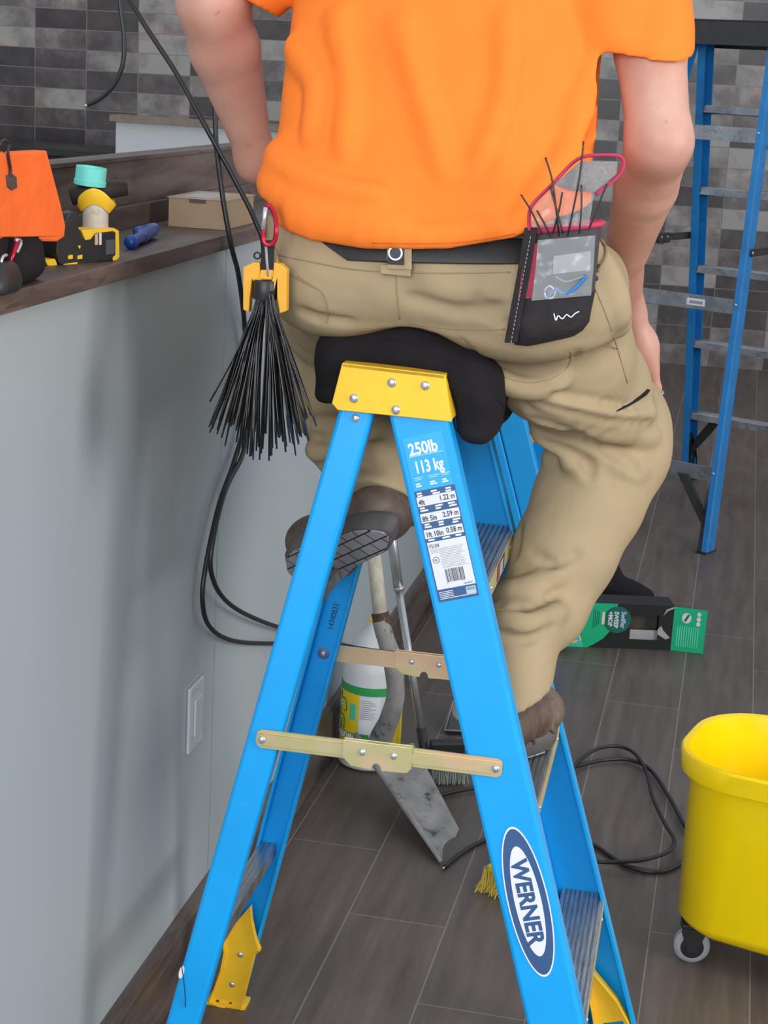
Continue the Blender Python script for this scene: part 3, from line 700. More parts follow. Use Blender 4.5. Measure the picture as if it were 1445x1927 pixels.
# ------------------------------------------------------------------ mop bucket
MY = mat('bright yellow bucket plastic', (.95, .66, .0), .28, var=.02)
bk = thing('mop_bucket', 'large bright yellow mop bucket on casters cut off by the right edge', 'bucket', (.236, 2.86, 0), R(-14))
def rr(cx, cy, hx, hy, r, n=8):
    pts = []
    for k, (sx, sy) in enumerate(((1, 1), (-1, 1), (-1, -1), (1, -1))):
        for i in range(n+1):
            a = (k+i/n)*math.pi/2; pts.append((cx+sx*(hx-r)+r*math.cos(a), cy+sy*(hy-r)+r*math.sin(a)))
    return pts
def bring(z, hx, hy, r, dz=0, cx=0): return [(x, y, z+dz*max(0, (-x-hx*.2))) for x, y in rr(cx, 0, hx, hy, r)]
b = MB()
b.loft([bring(.058, .190, .100, .06), bring(.066, .218, .126, .08, .10), bring(.09, .224, .132, .085), bring(.34, .229, .140, .105), bring(.352, .232, .143, .108),
        bring(.358, .246, .156, .12), bring(.392, .250, .160, .125), bring(.396, .246, .156, .12), bring(.394, .236, .146, .11), bring(.352, .226, .138, .10), bring(.11, .216, .124, .08), bring(.085, .20, .110, .07)])
b.build('tub', MY, bk, True, local=True, angle=50)
b = MB(); b.loft([[(-.235, .10, z), (-.215, .125, z), (-.205, .118, z), (-.222, .095, z)] for z in (.16, .388)]); b.build('corner_rib', MY, bk, True, local=True)
TYRE = mat('grey rubber tyre', (.33, .34, .36), .5)
for i, (x, y) in enumerate(((-.185, -.085), (-.185, .085), (.185, -.085), (.185, .085))):
    c = Vector((x, y, .0325)); ax = Vector((.35, -.93, 0)).normalized()
    w = MB(); w.lathe(c-ax*.012, ax, [(.020, 0), (.027, .001), (.0318, .005), (.0325, .012), (.0318, .019), (.027, .023), (.020, .024)], 36); tyre = w.build('caster_wheel', TYRE, bk, True, local=True, angle=40)
    w = MB(); w.lathe(c-ax*.0135, ax, [(.004, -.003), (.012, -.001), (.0205, .0005), (.0205, .0265), (.012, .028), (.004, .029)], 24); w.build('hub', BKPL, tyre, True, local=True, angle=40)
    w = MB(); side = Vector((ax.y, -ax.x, 0))
    for sgn in (-1, 1):
        o_ = c+ax*(.0165*sgn)
        w.loft([[o_+side*a_+Vector((0, 0, h))+ax*t for a_, t in ((-ww, -.002), (ww, -.002), (ww, .002), (-ww, .002))] for ww, h in ((.009, -.008), (.015, .012), (.021, .030), (.021, .040))])
    w.loft([[c+side*a_+ax*t+Vector((0, 0, h)) for a_, t in ((-.021, -.0185), (.021, -.0185), (.021, .0185), (-.021, .0185))] for h in (.036, .044)])
    w.cyl(c+Vector((0, 0, .044)), c+Vector((0, 0, .062)), .012, 16)
    w.build('caster_fork', BKPL, tyre, local=True, bevel=.001)
    MB().dome(c+ax*.0165, ax, .0035, .002, 10).build('axle', RIV, tyre, True, local=True)

# ------------------------------------------------------------------ green mop box
GB = thing('mop_box', 'green and black cardboard mop box lying on the floor with one flap open', 'box', (-.338, 4.50, 0), R(14))
GRN = mat('green carton print', (.0, .42, .19), .45, var=.03); BLC = mat('black carton print', (.010, .011, .012), .4); DGRN = mat('dark green print', (.0, .12, .085), .45); MINT = mat('mint print', (.10, .62, .42), .45)
TEALP = mat('teal print', (.02, .58, .44), .45); KRAFT = mat('kraft cardboard', (.33, .23, .15), .8, var=.06, vs=40); GREYC = mat('grey carton inside', (.36, .35, .36), .8)
BX0, BX1, BH, BD = -.23, .262, .128, .085      # local x runs along the box
def gq(x, z, n=0): return (x, -n, z)
b = MB()
hx0, hx1, hz0, hz1 = .145, .222, .028, .098
for r_ in ((BX0, 0, hx0, BH), (hx1, 0, BX1, BH), (hx0, 0, hx1, hz0), (hx0, hz1, hx1, BH)): b.box((r_[0], 0, r_[1]), (r_[2], .0015, r_[3]))
b.box((BX0, .0015, 0), (BX1, BD, .0015)); b.box((BX0, .0015, BH-.0015), (BX1, BD, BH)); b.box((BX0, BD-.0015, .0015), (BX1, BD, BH-.0015)); b.box((BX0, .0015, .0015), (BX0+.0015, BD, BH-.0015))
b.build('carton', BLC, GB, local=True)
def gprism(name, pts, m, n=.0008, th=.0004, par=GB):
    b = MB(); b.poly_prism([gq(x, z, n) for x, z in pts], (0, -th, 0)); return b.build(name, m, par, local=True)
arc = [(.108*1.0, BH)]+[(.055+.055*math.cos(a), .045+.083*math.sin(a)*1.0) for a in []]
curve_ = [(.105, BH), (.104, .10), (.100, .075), (.090, .05), (.072, .027), (.045, .008), (.03, 0)]
pg = gprism('printed_panel', [(BX0, 0)]+[(x, z) for x, z in curve_[::-1]]+[(BX0, BH)], GRN)
gprism('printed_panel', [(-.14, .001), (.02, .001), (.01, .03), (-.01, .052), (-.05, .07), (-.09, .078), (-.16, .07), (-.16, .001)], TEALP, .0013, .0003)
PW2 = mat('white carton print', (.60, .64, .66), .5)
for x in (-.172, -.115, -.058): 
    pp = gprism('picture_panel', [(x, .080), (x+.030, .080), (x+.030, .121), (x, .121)], PW2, .0018, .0003)
    gprism('picture_mark', [(x+.006, .092), (x+.009, .090), (x+.025, .108), (x+.022, .112)] if x < -.06 else [(x+.001, .090), (x+.029, .090), (x+.029, .112), (x+.02, .106), (x+.01, .106), (x+.001, .112)], BLC if x > -.12 and x > -.06 or x < -.16 else TEALP, .0022, .0002, pp)
gprism('picture_mop', [(-.19, .070), (-.105, .052), (-.105, .055), (-.19, .073)], PW2, .0018, .0003)
gprism('picture_mop', [(-.105, .050), (-.06, .040), (-.045, .036), (-.043, .041), (-.06, .048), (-.105, .057)], DGRN, .0018, .0003)
c_ = (-.172, .035); gprism('picture_disc', [(c_[0]+.019*math.cos(k/28*math.tau), c_[1]+.019*math.sin(k/28*math.tau)) for k in range(28)], DGRN, .0018, .0003)
gprism('picture_mark', [(c_[0]-.015, c_[1]-.008), (c_[0]+.015, c_[1]-.008), (c_[0]+.015, c_[1]+.006), (c_[0]-.015, c_[1]+.006)], PW2, .0022, .0003)
c_ = (.107, .083); gprism('logo_disc', [(c_[0]+.038*math.cos(k/36*math.tau), c_[1]+.038*math.sin(k/36*math.tau)) for k in range(36)], DGRN, .0018, .0003)
def gtext(s_, size, x, z, m, n=.0024, sx=1, bold=0): return text('lettering', s_, size, gq(x, z, n), (0, 0, -1), (1, 0, 0), m, GB, .00015, sx, 'CENTER', bold, local=True)
LILAC = mat('lilac print', (.50, .48, .78), .5)
gtext('Swiffer', .0190, .117, .083, LILAC, sx=.9, bold=.0005); gtext('SWEEP', .0165, .0985, .083, PW2, sx=.95, bold=.0007); gtext('+MOP', .0165, .082, .085, PW2, sx=.95, bold=.0007)
gprism('print_bar', [(.064, .068), (.072, .068), (.072, .104), (.064, .104)], mat('cream print', (.62, .62, .40), .5), .0022, .0003)
b = MB()
for k in range(4): b.box((.040+k*.005, -.0016, .055+k*.004), (.042+k*.005, -.0013, .112-k*.003))
for x in (-.185, -.128, -.071):
    for k in range(3): b.box((x+k*.004-.004, -.0016, .082), (x+k*.004-.0028, -.0013, .12))
b.build('fine_print', DGRN, GB, local=True)
# window: card insert and torn rim
MB().box((hx0-.004, .012, hz0-.004), (hx1+.006, .0135, .052)).build('card_insert', GREYC, GB, local=True)
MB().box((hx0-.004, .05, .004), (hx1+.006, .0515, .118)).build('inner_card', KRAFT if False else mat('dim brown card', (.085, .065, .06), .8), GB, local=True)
b = MB(); b.poly_prism([(.222, -.001, .045), (.245, -.003, .032), (.256, -.005, .038), (.236, -.002, .058), (.230, -.001, .070), (.221, -.001, .060)], (0, .001, 0)); b.build('torn_edge', GREYC, GB, local=True)
b = MB(); b.poly_prism([(.232, -.002, .098), (.244, -.003, .114), (.262, -.001, .122), (.262, -.001, .126), (.240, -.003, .118)], (0, .001, 0)); b.build('torn_edge', GREYC, GB, local=True)
fl_ = MB(); fl_.poly_prism([(BX1, 0, .001), (BX1+.085, -.022, .001), (BX1+.087, -.022, .125), (BX1, 0, .126)], (0, .0015, 0)); fo = fl_.build('open_flap', GRN, GB, local=True)
def fq(a, z, n=.0008): return (BX1+a*.966-n*.25, -a*.25-n*.966, z)
b = MB(); b.poly_prism([fq(.035+.013*math.cos(k/24*math.tau), .098+.015*math.sin(k/24*math.tau)) for k in range(24)], (-.0001, -.0003, 0))
for z in (.112, .098, .084): b.poly_prism([fq(.068+.006*math.cos(k/16*math.tau), z+.0065*math.sin(k/16*math.tau)) for k in range(16)], (-.0001, -.0003, 0))
b.build('print_disc', PW2, fo, local=True)
b = MB(); b.poly_prism([fq(.028, .09, .0014), fq(.034, .088, .0014), fq(.044, .108, .0014), fq(.038, .109, .0014)], (-.0001, -.0003, 0)); b.build('print_mark', DGRN, fo, local=True)
b = MB()
for k in range(10): b.poly_prism([fq(.012+k*.0062, .012+rng2.uniform(0, .01)), fq(.015+k*.0062, .012), fq(.015+k*.0062, .074), fq(.012+k*.0062, .074)], (-.0001, -.0003, 0))
b.build('fine_print', MINT, fo, local=True)

# ------------------------------------------------------------------ shovel, pole, jug and brush behind the ladder
CONC = mat('cement dusted metal', (.30, .295, .285), .8, .1, var=.3, vs=18, bs=.5, bn=70, bd=.003, dirt=(.075, .07, .068), dscale=26, dlo=.56, dhi=.66)
sh = thing('shovel', 'cement caked grey shovel with pale worn wooden handle standing on its blade', 'shovel', (-.457, 3.064, 0))
A_, B_ = at_y(668, 1385, 3.36), at_y(778, 1398, 3.40); C_, D_ = at_z(864, 1560, .006), at_z(829, 1624, .004)
nn = (B_-A_).cross(D_-A_).normalized(); nn = nn if nn.y < 0 else -nn
rings = []
for i in range(13):
    t = i/12; L_, R__ = A_.lerp(D_, t), B_.lerp(C_, t); row = []
    for j in range(11):
        s_ = j/10; cc = -.016*math.sin(s_*math.pi)*(1-.3*t); row.append(L_.lerp(R__, s_)+nn*(cc+.012*math.exp(-((s_-.5)/.12)**2)*(1-t)**2))
    rings.append(row+[p-nn*.004 for p in row[::-1]])
MB().loft(rings).build('blade', CONC, sh, True, angle=60)
b = MB(); b.tube([A_.lerp(D_, t)+nn*.004 for t in (0, .3, .6, 1)], [.007, .008, .007, .004], 8); b.build('blade_rim', CONC, sh, True)
nk = [(716, 1168, 3.26), (728, 1210, 3.255), (741, 1265, 3.26), (744, 1310, 3.28), (733, 1352, 3.31), (716, 1395, 3.35), (718, 1430, 3.345)]
MB().tube(spline([at_y(*p) for p in nk], 5), np.interp(np.linspace(0, 1, 31), [0, .4, .7, .85, 1], [.0175, .0185, .021, .027, .020]), 18).build('socket_neck', CONC, sh, True)
HAND = wood('weathered handle wood', (.36, .33, .26), (.58, .55, .46), .7, (30, 30, 2))
MB().tube([at_y(716, 1160, 3.26), at_y(704, 1050, 3.33), at_y(690, 940, 3.42), at_y(684, 880, 3.47)], .0148, 18).build('handle', HAND, sh, True)
MB().tube([at_y(715, 1153, 3.264), at_y(720, 1182, 3.259), at_y(724, 1198, 3.257)], [.0182, .0178, .0176], 18).build('ferrule', mat('rusty ferrule', (.10, .055, .040), .6, .3, var=.4, vs=60, dirt=(.36, .28, .19), dscale=40, dlo=.58, dhi=.64), sh, True)

pl = thing('broom', 'silver telescopic broom pole with black grip leaning at the grey half wall', 'broom', tuple(at_z(826, 1470, 0)))
SIL = mat('silver tube', (.50, .52, .54), .3, .8, var=.05)
a, b_ = at_y(722, 900, 3.62), at_y(750, 1108, 3.55)
MB().tube([a, b_], .0115, 16).build('outer_tube', SIL, pl, True)
MB().tube([b_, at_y(792, 1372, 3.47)], .0088, 16).build('inner_tube', SIL, pl, True)
MB().tube([at_y(792, 1370, 3.47), at_y(806, 1455, 3.45)], .0115, 16).build('grip', BKPL, pl, True)
MB().cyl(at_y(750, 1104, 3.549), at_y(751, 1110, 3.549), .0125, 16).build('collar', SIL, pl, True)
e0 = at_z(835, 1475, .0)
M_ = Matrix.Translation(e0) @ Matrix.Rotation(R(20), 4, 'Z')
MB().box((-.035, -.015, .075), (.045, .015, .10), M_).build('broom_head', BKPL, pl, bevel=.003)
b = MB()
for k in range(240):
    x, y = random.uniform(-.032, .042), random.uniform(-.013, .013); dx = random.gauss(0, .004)
    b.tube([M_ @ Vector((x, y, .076)), M_ @ Vector((x+dx*.5, y, .04)), M_ @ Vector((x+dx*1.4, y+random.gauss(0, .003), .004))], .0011, 4)
b.build('bristles', mat('pale green bristle', (.33, .37, .32), .6), pl)

jg = thing('cleaner_jug', 'white plastic cleaner jug with yellow and green label beside the half wall', 'jug', (-.705, 3.52, 0))
JC = Vector((-.705, 3.52, 0)); JR = .0685
JW = mat('jug white plastic', (.62, .64, .66), .4, var=.02)
MB().lathe(JC, (0, 0, 1), [(.060, 0), (JR, .006), (JR, .205), (.066, .220), (.040, .272), (.020, .292), (.018, .300)], 40).build('bottle', JW, jg, True, angle=50)
MB().lathe(JC+Vector((0, 0, .296)), (0, 0, 1), [(.0165, 0), (.0165, .010), (.014, .012)], 28).build('screw_cap', YEL, jg, True, angle=40)
def jlabel(name, a0, a1, z0, z1, m, dr=.0006, n=14):
    b = MB(); lo_, hi_ = [], []
    rings = [[JC+Vector((math.sin(R(a))*(JR+r_), -math.cos(R(a))*(JR+r_), z)) for r_, z in ((dr-.0006, z0), (dr, z0), (dr, z1), (dr-.0006, z1))] for a in np.linspace(a0, a1, n)]
    b.loft(rings); return b.build(name, m, jg, True, angle=50)
JY = mat('label yellow', (.85, .62, .01), .45, var=.02); JG = mat('label green', (.03, .33, .09), .45)
jlabel('yellow_label', -100, -13, .022, .165, JY, .0006); jlabel('label_band', -110, 120, .163, .180, JG, .0008, 24)
jlabel('info_panel', -11, 28, .022, .160, PAPER, .0006); jlabel('info_box', -9, 9, .060, .082, JG, .0011, 8)
jlabel('yellow_label', 60, 110, .022, .16, JY, .0006)
b = MB()
for k in range(16):
    z = .152-k*.0042 if k < 10 else .056-(k-10)*.004
    r_ = JR+.0011; a0, a1 = R(-9), R(random.uniform(10, 22)); pts = [JC+Vector((math.sin(a0+(a1-a0)*t)*r_, -math.cos(a0+(a1-a0)*t)*r_, z)) for t in np.linspace(0, 1, 6)]
    b.loft([[p, p+Vector((0, 0, .0014)), p*1] if False else [p, p+Vector((0, 0, .0014)), p+Vector((0, .001, .0014)), p+Vector((0, .001, 0))] for p in pts])
b.build('fine_print', mat('grey print'+'', (.32, .33, .36), .6), jg)
def jtext(s_, size, a0, z, m, bold=0, dr=.0012, sx=1):
    o = text('lettering', s_, size, (0, 0, 0), (1, 0, 0), (0, 0, 1), m, None, .0001, sx, 'RIGHT', bold)
    me = o.data; bpy.data.objects.remove(o)
    for v in me.vertices:
        a = R(a0)+v.co.x/JR; r_ = JR+dr-v.co.y*.5; v.co = JC+Vector((math.sin(a)*r_, -math.cos(a)*r_, z+v.co.z))
    return link('lettering', me, m, jg)
jtext('Simple', .044, -42, .124, mat('label dark green', (.05, .22, .03), .5), .0042, .0010); jtext('Simple', .044, -42, .124, mat('label lime', (.50, .66, .16), .5), .0018, .0016)
jtext('Green', .044, -46, .088, mat('label dark green', (.05, .22, .03), .5), .0042, .0010); jtext('Green', .044, -46, .088, mat('label lime', (.50, .66, .16), .5), .0018, .0016)
jtext('Cleaner', .026, -15, .066, mat('label dark green', (.05, .22, .03), .5), .0026, .0010); jtext('Cleaner', .026, -15, .066, WHITE, .0008, .0016)
jg.scale = (1, 1, 1.1)
o = jlabel('picture_panel', -32, -18, .108, .142, MINT, .0012, 6)

# yellow bristled brush hidden partly by the front rail
br = thing('scrub_brush', 'small yellow bristled brush on the floor behind the front ladder rail', 'brush', tuple(at_z(925, 1680, 0)))
c = at_z(920, 1672, 0); M_ = Matrix.Translation(c) @ Matrix.Rotation(R(-25), 4, 'Z')
MB().box((.006, -.022, .045), (.055, .028, .060), M_).build('brush_block', mat('yellow brush block', (.70, .48, .02), .5), br, bevel=.003)
b = MB()
for k in range(420):
    x, y = random.uniform(-.006, .046), random.uniform(-.022, .028); d = Vector((random.gauss(-.004, .006), random.gauss(0, .006), 0))
    b.tube([M_ @ Vector((x, y, .048)), M_ @ (Vector((x, y, .022))+d*.4), M_ @ (Vector((x, y, .002))+d*1.4)], .0007, 4)
b.build('bristles', mat('yellow bristle', (.74, .55, .10), .6), br)

# dark plastic tray partly hidden by the front rail
ty = thing('plastic_tray', 'dark glossy plastic tray tilted on the floor behind the front ladder rail', 'tray', tuple(at_z(868, 1380, 0)))
c = at_z(868, 1384, 0); M_ = Matrix.Translation(c) @ Matrix.Rotation(R(12), 4, 'Z')
b = MB(); b.loft([[M_ @ Vector(p) for p in ((-.040+i, -.002+i, z), (.09-i, -.002+i, z), (.09-i, .10-i, z+.035), (-.018+i, .10-i, z+.035))] for z, i in ((.0, .006), (.012, 0), (.0125, .003), (.004, .008))]); b.build('tray', mat('dark glossy plastic', (.035, .032, .036), .2), ty)
b = MB(); b.tube([M_ @ Vector(p) for p in ((-.018, .10, .047), (-.040, -.002, .012), (.09, -.002, .012))], .0022, 6); b.build('tray_rim', mat('pale rim plastic', (.25, .25, .26), .4), ty)

# dark lumpy bag beyond the green box
s = SDF((-.48, 4.86, -.01), (-.10, 5.20, .17), .006)
s.ell((-.33, 5.02, .055), (.075, .07, .07), .03); s.ell((-.26, 5.01, .03), (.07, .05, .035), .02); s.ell((-.20, 5.00, .022), (.045, .035, .024), .02)
s.clip(-(s.coords()[2]-.001)+0*s.g)
o = s.mesh('dark_bag', BLKFAB); origin_to(o, (-.3, 5.02, 0)); tag(o, 'crumpled black bag on the floor beyond the green mop box', 'bag')

# ------------------------------------------------------------------ things on the worktop
ZW = 1.2432
def plane(p0, n):
    p0, n = Vector(p0), Vector(n)
    def f(u, v): r = ray(u, v); return C_O + r*((p0-C_O).dot(n)/r.dot(n))
    return f
# tool bag
tb = thing('tool_bag', 'open tool bag with bright orange flap over a black body, at the left edge', 'bag', (-.86, 1.75, ZW))
s = SDF((-.95, 1.46, 1.235), (-.76, 1.98, 1.42), .004); X_, Y_, Z_ = s.coords()
s.g = (rbox(X_, Y_, Z_, (-.858, 1.69, 1.285), (.062, .205, .042), .02)+.002*np.sin(Y_*70)*np.sin(Z_*60)).astype(np.float32)
s.ell((-.815, 1.83, 1.262), (.030, .060, .022), .02)
s.clip(ZW-Z_+0*s.g); s.mesh('bag_body', BLKFAB, tb)
fx = -.798; pf = plane((fx, 0, 0), (1, 0, 0))
out = [pf(-60, 292), pf(0, 287), pf(82, 283), pf(92, 330), pf(104, 385), pf(112, 425), pf(110, 445), pf(98, 454), pf(40, 453), pf(-60, 449)]
b = MB(); n = len(out)
rings = []
for k, (sh_, dx) in enumerate(((0, -.012), (0, 0), (.0, .003), (.004, .0045))):
    cx = sum(out, Vector())/n
    rings.append([p+(cx-p).normalized()*sh_+Vector((dx+.004*math.sin(p.y*30), 0, 0)) for p in out])
b.loft(rings)
ORB = fabric('orange bag cloth', (.93, .17, .035), .06, .8, 800, .1, .12, 9)
b.build('orange_flap', ORB, tb, bevel=.002)
topz = out[2].z
b = MB(); b.loft([[out[2]+Vector((-.002, 0, -.004)), out[2]+Vector((-.10, .0, -.02)), out[2]+Vector((-.10, .0, -.026)), out[2]+Vector((-.002, 0, -.010))], [out[0]+Vector((-.002, -.05, -.004)), out[0]+Vector((-.10, -.05, -.02)), out[0]+Vector((-.10, -.05, -.026)), out[0]+Vector((-.002, -.05, -.01))]])
b.build('zip_band', BLKFAB, tb)
pc = plane((-.790, 0, 0), (1, 0, 0))
MB().tube(spline([pc(8, 285), pc(0, 272), pc(8, 264), pc(17, 270), pc(15, 284), pc(17, 300), pc(20, 318), pc(20, 332)], 5), .0016, 8).build('cord', BKPL, tb, True)
b = MB(); b.poly_prism([pc(14, 330), pc(25, 327), pc(32, 333), pc(33, 354), pc(24, 358), pc(17, 352)], (-.006, 0, 0)); b.build('cord_lock', mat('dark grey rubber', (.07, .06, .06), .5), tb, bevel=.001)
pm = plane((-.786, 0, 0), (1, 0, 0))
kc = thing('carabiner', 'small red and silver carabiner clipped on the black tool bag', 'carabiner', tuple(pm(25, 475)))
MB().tube([pm(33, 452), pm(25, 478), pm(20, 492)], [.0028, .0026, .002], 10).build('gate', mat('red anodised metal', (.50, .02, .05), .3, .6), kc, True)
MB().tube(spline([pm(30, 452), pm(39, 454), pm(36, 466), pm(31, 475)], 4), .0022, 10).build('frame', RIV, kc, True)
MB().tube(spline([pm(20, 490), pm(22, 502), pm(14, 508), pm(3, 496), pm(5, 484), pm(12, 480)], 4), .0020, 8).build('split_ring', RIV, kc, True)
s = SDF((-.80, 1.62, 1.235), (-.74, 1.80, 1.30), .003)
for (u, v, r_) in ((2, 520, .013), (16, 512, .011), (-6, 540, .016), (10, 538, .014), (24, 530, .010)):
    p = pm(u, v); s.ell(p, (r_, r_*1.5, r_*1.2), .008)
s.clip(ZW-s.coords()[2]+0*s.g); s.mesh('strap_bundle', BKPL, tb)

# black and yellow staple tool
tp0, tp1 = Vector((-.845, 2.014, ZW)), Vector((-.793, 2.121, ZW)); td = (tp1-tp0).normalized(); tn = td.cross(Vector((0, 0, 1))).normalized()
if tn.y > 0: tn = -tn
tf = plane(tp0, tn)
st = thing('stapling_tool', 'black and yellow hand tool lying on the worktop beside the orange bag', 'hand tool', tuple((tp0+tp1)/2))
def tpr(name, pts, m, th=.026, off=0, bev=.0015, par=None):
    b = MB(); b.poly_prism([tf(u, v)+tn*off for u, v in pts], -tn*th); return b.build(name, m, par or st, bevel=bev)
tpr('body', [(108, 432), (106, 478), (112, 497), (128, 501), (215, 490), (219, 478), (219, 436), (214, 432), (180, 436), (168, 450), (156, 448), (150, 432), (140, 410), (120, 418)], BKPL, .028)
tpr('yellow_frame', [(152, 433), (214, 429), (223, 434), (224, 484), (218, 490), (212, 490), (212, 484), (217, 480), (217, 438), (212, 435), (178, 439), (170, 450), (160, 452)], YEL, .03, .001, .0006)
tpr('yellow_foot', [(85, 490), (104, 487), (108, 497), (106, 503), (90, 500)], YEL, .02, 0, .001)
tpr('yellow_foot', [(119, 497), (146, 493), (142, 500), (119, 502)], YEL, .028, .001, .0005)
for u in (127, 145): tpr('button', [(u, 481), (u+9, 479), (u+9, 487), (u, 488)], YEL, .004, .0015, .0006)
tpr('button', [(145, 462), (151, 462), (149, 469)], YEL, .004, .0015, .0004)
tpr('lever_arm', [(106, 462), (118, 440), (134, 402), (150, 398), (155, 406), (148, 425), (130, 452), (118, 474)], BKPL, .018, -.004)
tpr('window', [(199, 452), (215, 450), (215, 478), (199, 480)], mat('smoky window', (.09, .10, .11), .15), .004, .0012, .0008)
tpr('fine_print', [(178, 440), (183, 439), (183, 460), (178, 461)], mat('orange cream print', (.66, .45, .28), .5), .003, .0012, 0); tpr('fine_print', [(186, 438), (190, 438), (190, 460), (186, 461)], PAPER, .003, .0012, 0)
# jar with yellow collar behind the tool, black grip and teal tape on top
jc = tf(180, 432)+Vector((-.012, .030, 0)); jc.z = ZW
jr = thing('small_jar', 'small cream jar with a wavy yellow collar behind the black and yellow tool', 'jar', tuple(jc))
z1 = ZW+.078
MB().lathe(jc, (0, 0, 1), [(.0155, 0), (.017, .002), (.0165, z1-ZW-.004), (.015, z1-ZW)], 24).build('jar_body', mat('rust stained cream plastic', (.60, .56, .50), .5, var=.08, dirt=(.50, .28, .10), dscale=55, dlo=.56, dhi=.68), jr, True, angle=50)
rings = []
for k in range(33):
    a = k/32*math.tau; wv = .010*math.cos(2*a+2.6); rad = Vector((math.cos(a), math.sin(a), 0))
    rings.append([jc+rad*.018+Vector((0, 0, z1-ZW-.012+wv*.6)), jc+rad*.026+Vector((0, 0, z1-ZW+.002+wv)), jc+rad*.0255+Vector((0, 0, z1-ZW+.005+wv)), jc+rad*.0165+Vector((0, 0, z1-ZW-.004+wv*.6))])
MB().loft(rings, cap=False).build('yellow_collar', YEL, jr, True, angle=50)
gp = thing('black_grip', 'stubby black handle lying across the jar under the teal tape', 'handle', tuple(jc+Vector((0, 0, z1-ZW))))
MB().tube([jc+Vector((-.028, -.014, z1-ZW+.001)), jc+Vector((-.005, 0, z1-ZW+.009)), jc+Vector((.034, .022, z1-ZW+.014))], [.011, .014, .009], 16).build('grip', mat('matt black grip', (.022, .015, .016), .7), gp, True)
tq = tf(169, 366)+Vector((-.012, .030, 0)); tq.z = jc.z+(z1-ZW)+.0175
tr = thing('tape_roll', 'teal roll of tape balanced on top of the black grip', 'tape roll', tuple(tq))
TEAL = mat('teal tape', (.16, .66, .58), .5, var=.03)
MB().lathe(tq, (.10, .0, 1), [(.0135, .0), (.0205, .0), (.0208, .006), (.0196, .0065), (.0196, .023), (.0150, .023), (.0140, .010)], 36).build('tape', TEAL, tr, True, angle=40)
# blue pocket tool
bt = thing('blue_tool', 'small glossy blue hand tool lying on the worktop right of the black tool', 'hand tool', tuple(at_z(258, 468, ZW)))
BLP = mat('deep blue plastic', (.012, .06, .30), .3, var=.1)
p0_, p1_ = at_z(247, 469, ZW)+Vector((0, 0, .0095)), at_z(286, 448, ZW)+Vector((0, 0, .012))
s = SDF([min(p0_[i], p1_[i])-.05 for i in range(3)], [max(p0_[i], p1_[i])+.05 for i in range(3)], .0018)
s.cone(p0_, p0_, .0098, k=.003); s.cone(p0_, p0_.lerp(p1_, .5), .0075, .0085, .006); s.cone(p0_.lerp(p1_, .45), p1_, .0105, .010, .005); s.cone(p1_.lerp(p0_, .3)+Vector((-.014, 0, .002)), p1_+Vector((.004, 0, .004)), .007, .006, .004)
s.mesh('blue_body', BLP, bt)
# cardboard box
cb = thing('cardboard_box', 'small plain brown cardboard box on the worktop beside the hanging cable', 'box', (-.852, 2.71, ZW))
MB().box((-.900, 2.630, ZW), (-.806, 2.79, ZW+.0455)).build('carton', KRAFT, cb, bevel=.0008)
MB().box((-.902, 2.628, ZW+.0456), (-.804, 2.792, ZW+.0470)).build('lid', mat('lighter kraft cardboard', (.38, .28, .19), .8, var=.05), cb)
MB().box((-.865, 2.6275, ZW+.040), (-.838, 2.6295, ZW+.0452)).build('thumb_notch', mat('dim brown card', (.085, .065, .06), .8), cb)
MB().box((-.885, 2.66, ZW+.0470), (-.835, 2.75, ZW+.0474)).build('shipping_label', mat('grey paper', (.40, .41, .43), .7), cb)

# ------------------------------------------------------------------ person
def V3(p): return np.array(p, float)
per = thing('person', 'person seen from behind in orange shirt and khaki trousers seated on the blue stepladder', 'person', (-.40, 2.26, 1.17))
def row(v, l, r, yc, ry, zoff=0):
    m = at_y((l+r)/2, v, yc); L_, R__ = at_y(l, v, yc), at_y(r, v, yc)
    return (m.z, m.x, yc, (R__.x-L_.x)/2, ry)
shirt_rows = [row(500, 492, 1118, 2.165, .128), row(440, 497, 1112, 2.165, .128), row(395, 499, 1108, 2.168, .124), row(330, 506, 1108, 2.175, .118), row(260, 524, 1112, 2.19, .112), row(190, 530, 1122, 2.205, .112),
              row(110, 540, 1132, 2.225, .115), row(30, 552, 1142, 2.245, .120), row(-60, 550, 1150, 2.265, .122), row(-150, 545, 1165, 2.285, .115), row(-215, 570, 1160, 2.30, .10), row(-270, 640, 1090, 2.31, .075)]
# joints
shR, elR, wrR = at_y(1205, -120, 2.27), at_y(1240, 268, 2.20), at_y(1165, 520, 2.44)
shL, elL, wrL = at_y(500, -170, 2.27), at_y(398, 5, 2.22), at_y(484, 305, 2.34)
hipR, knR, anR = at_y(1010, 590, 2.22), at_y(1168, 800, 2.50), at_y(992, 1262, 2.40)
hipL, knL, anL = at_y(640, 560, 2.22), at_y(600, 590, 2.60), at_y(690, 925, 2.33)

# --- boot frames (heel point, toe direction, up) and the ankles that follow from them
hr = at_z(900, 1455, .584); toe = at_z(1024, 1376, .584); fR = (toe-hr).normalized(); BSC = min((toe-hr).length/.285, .95); uR = Vector((0, 0, 1)); uR = (uR-fR*uR.dot(fR)).normalized(); ankR = hr+fR*.042+uR*.150
hl = at_y(718, 1012, 2.175); fL = (at_y(540, 1092, 2.38)-hl).normalized(); uL = Vector((.02, .80, .52)); uL = (uL-fL*uL.dot(fL)).normalized(); ankL = hl+fL*.058+uL*.150
anR, anL = ankR, ankL
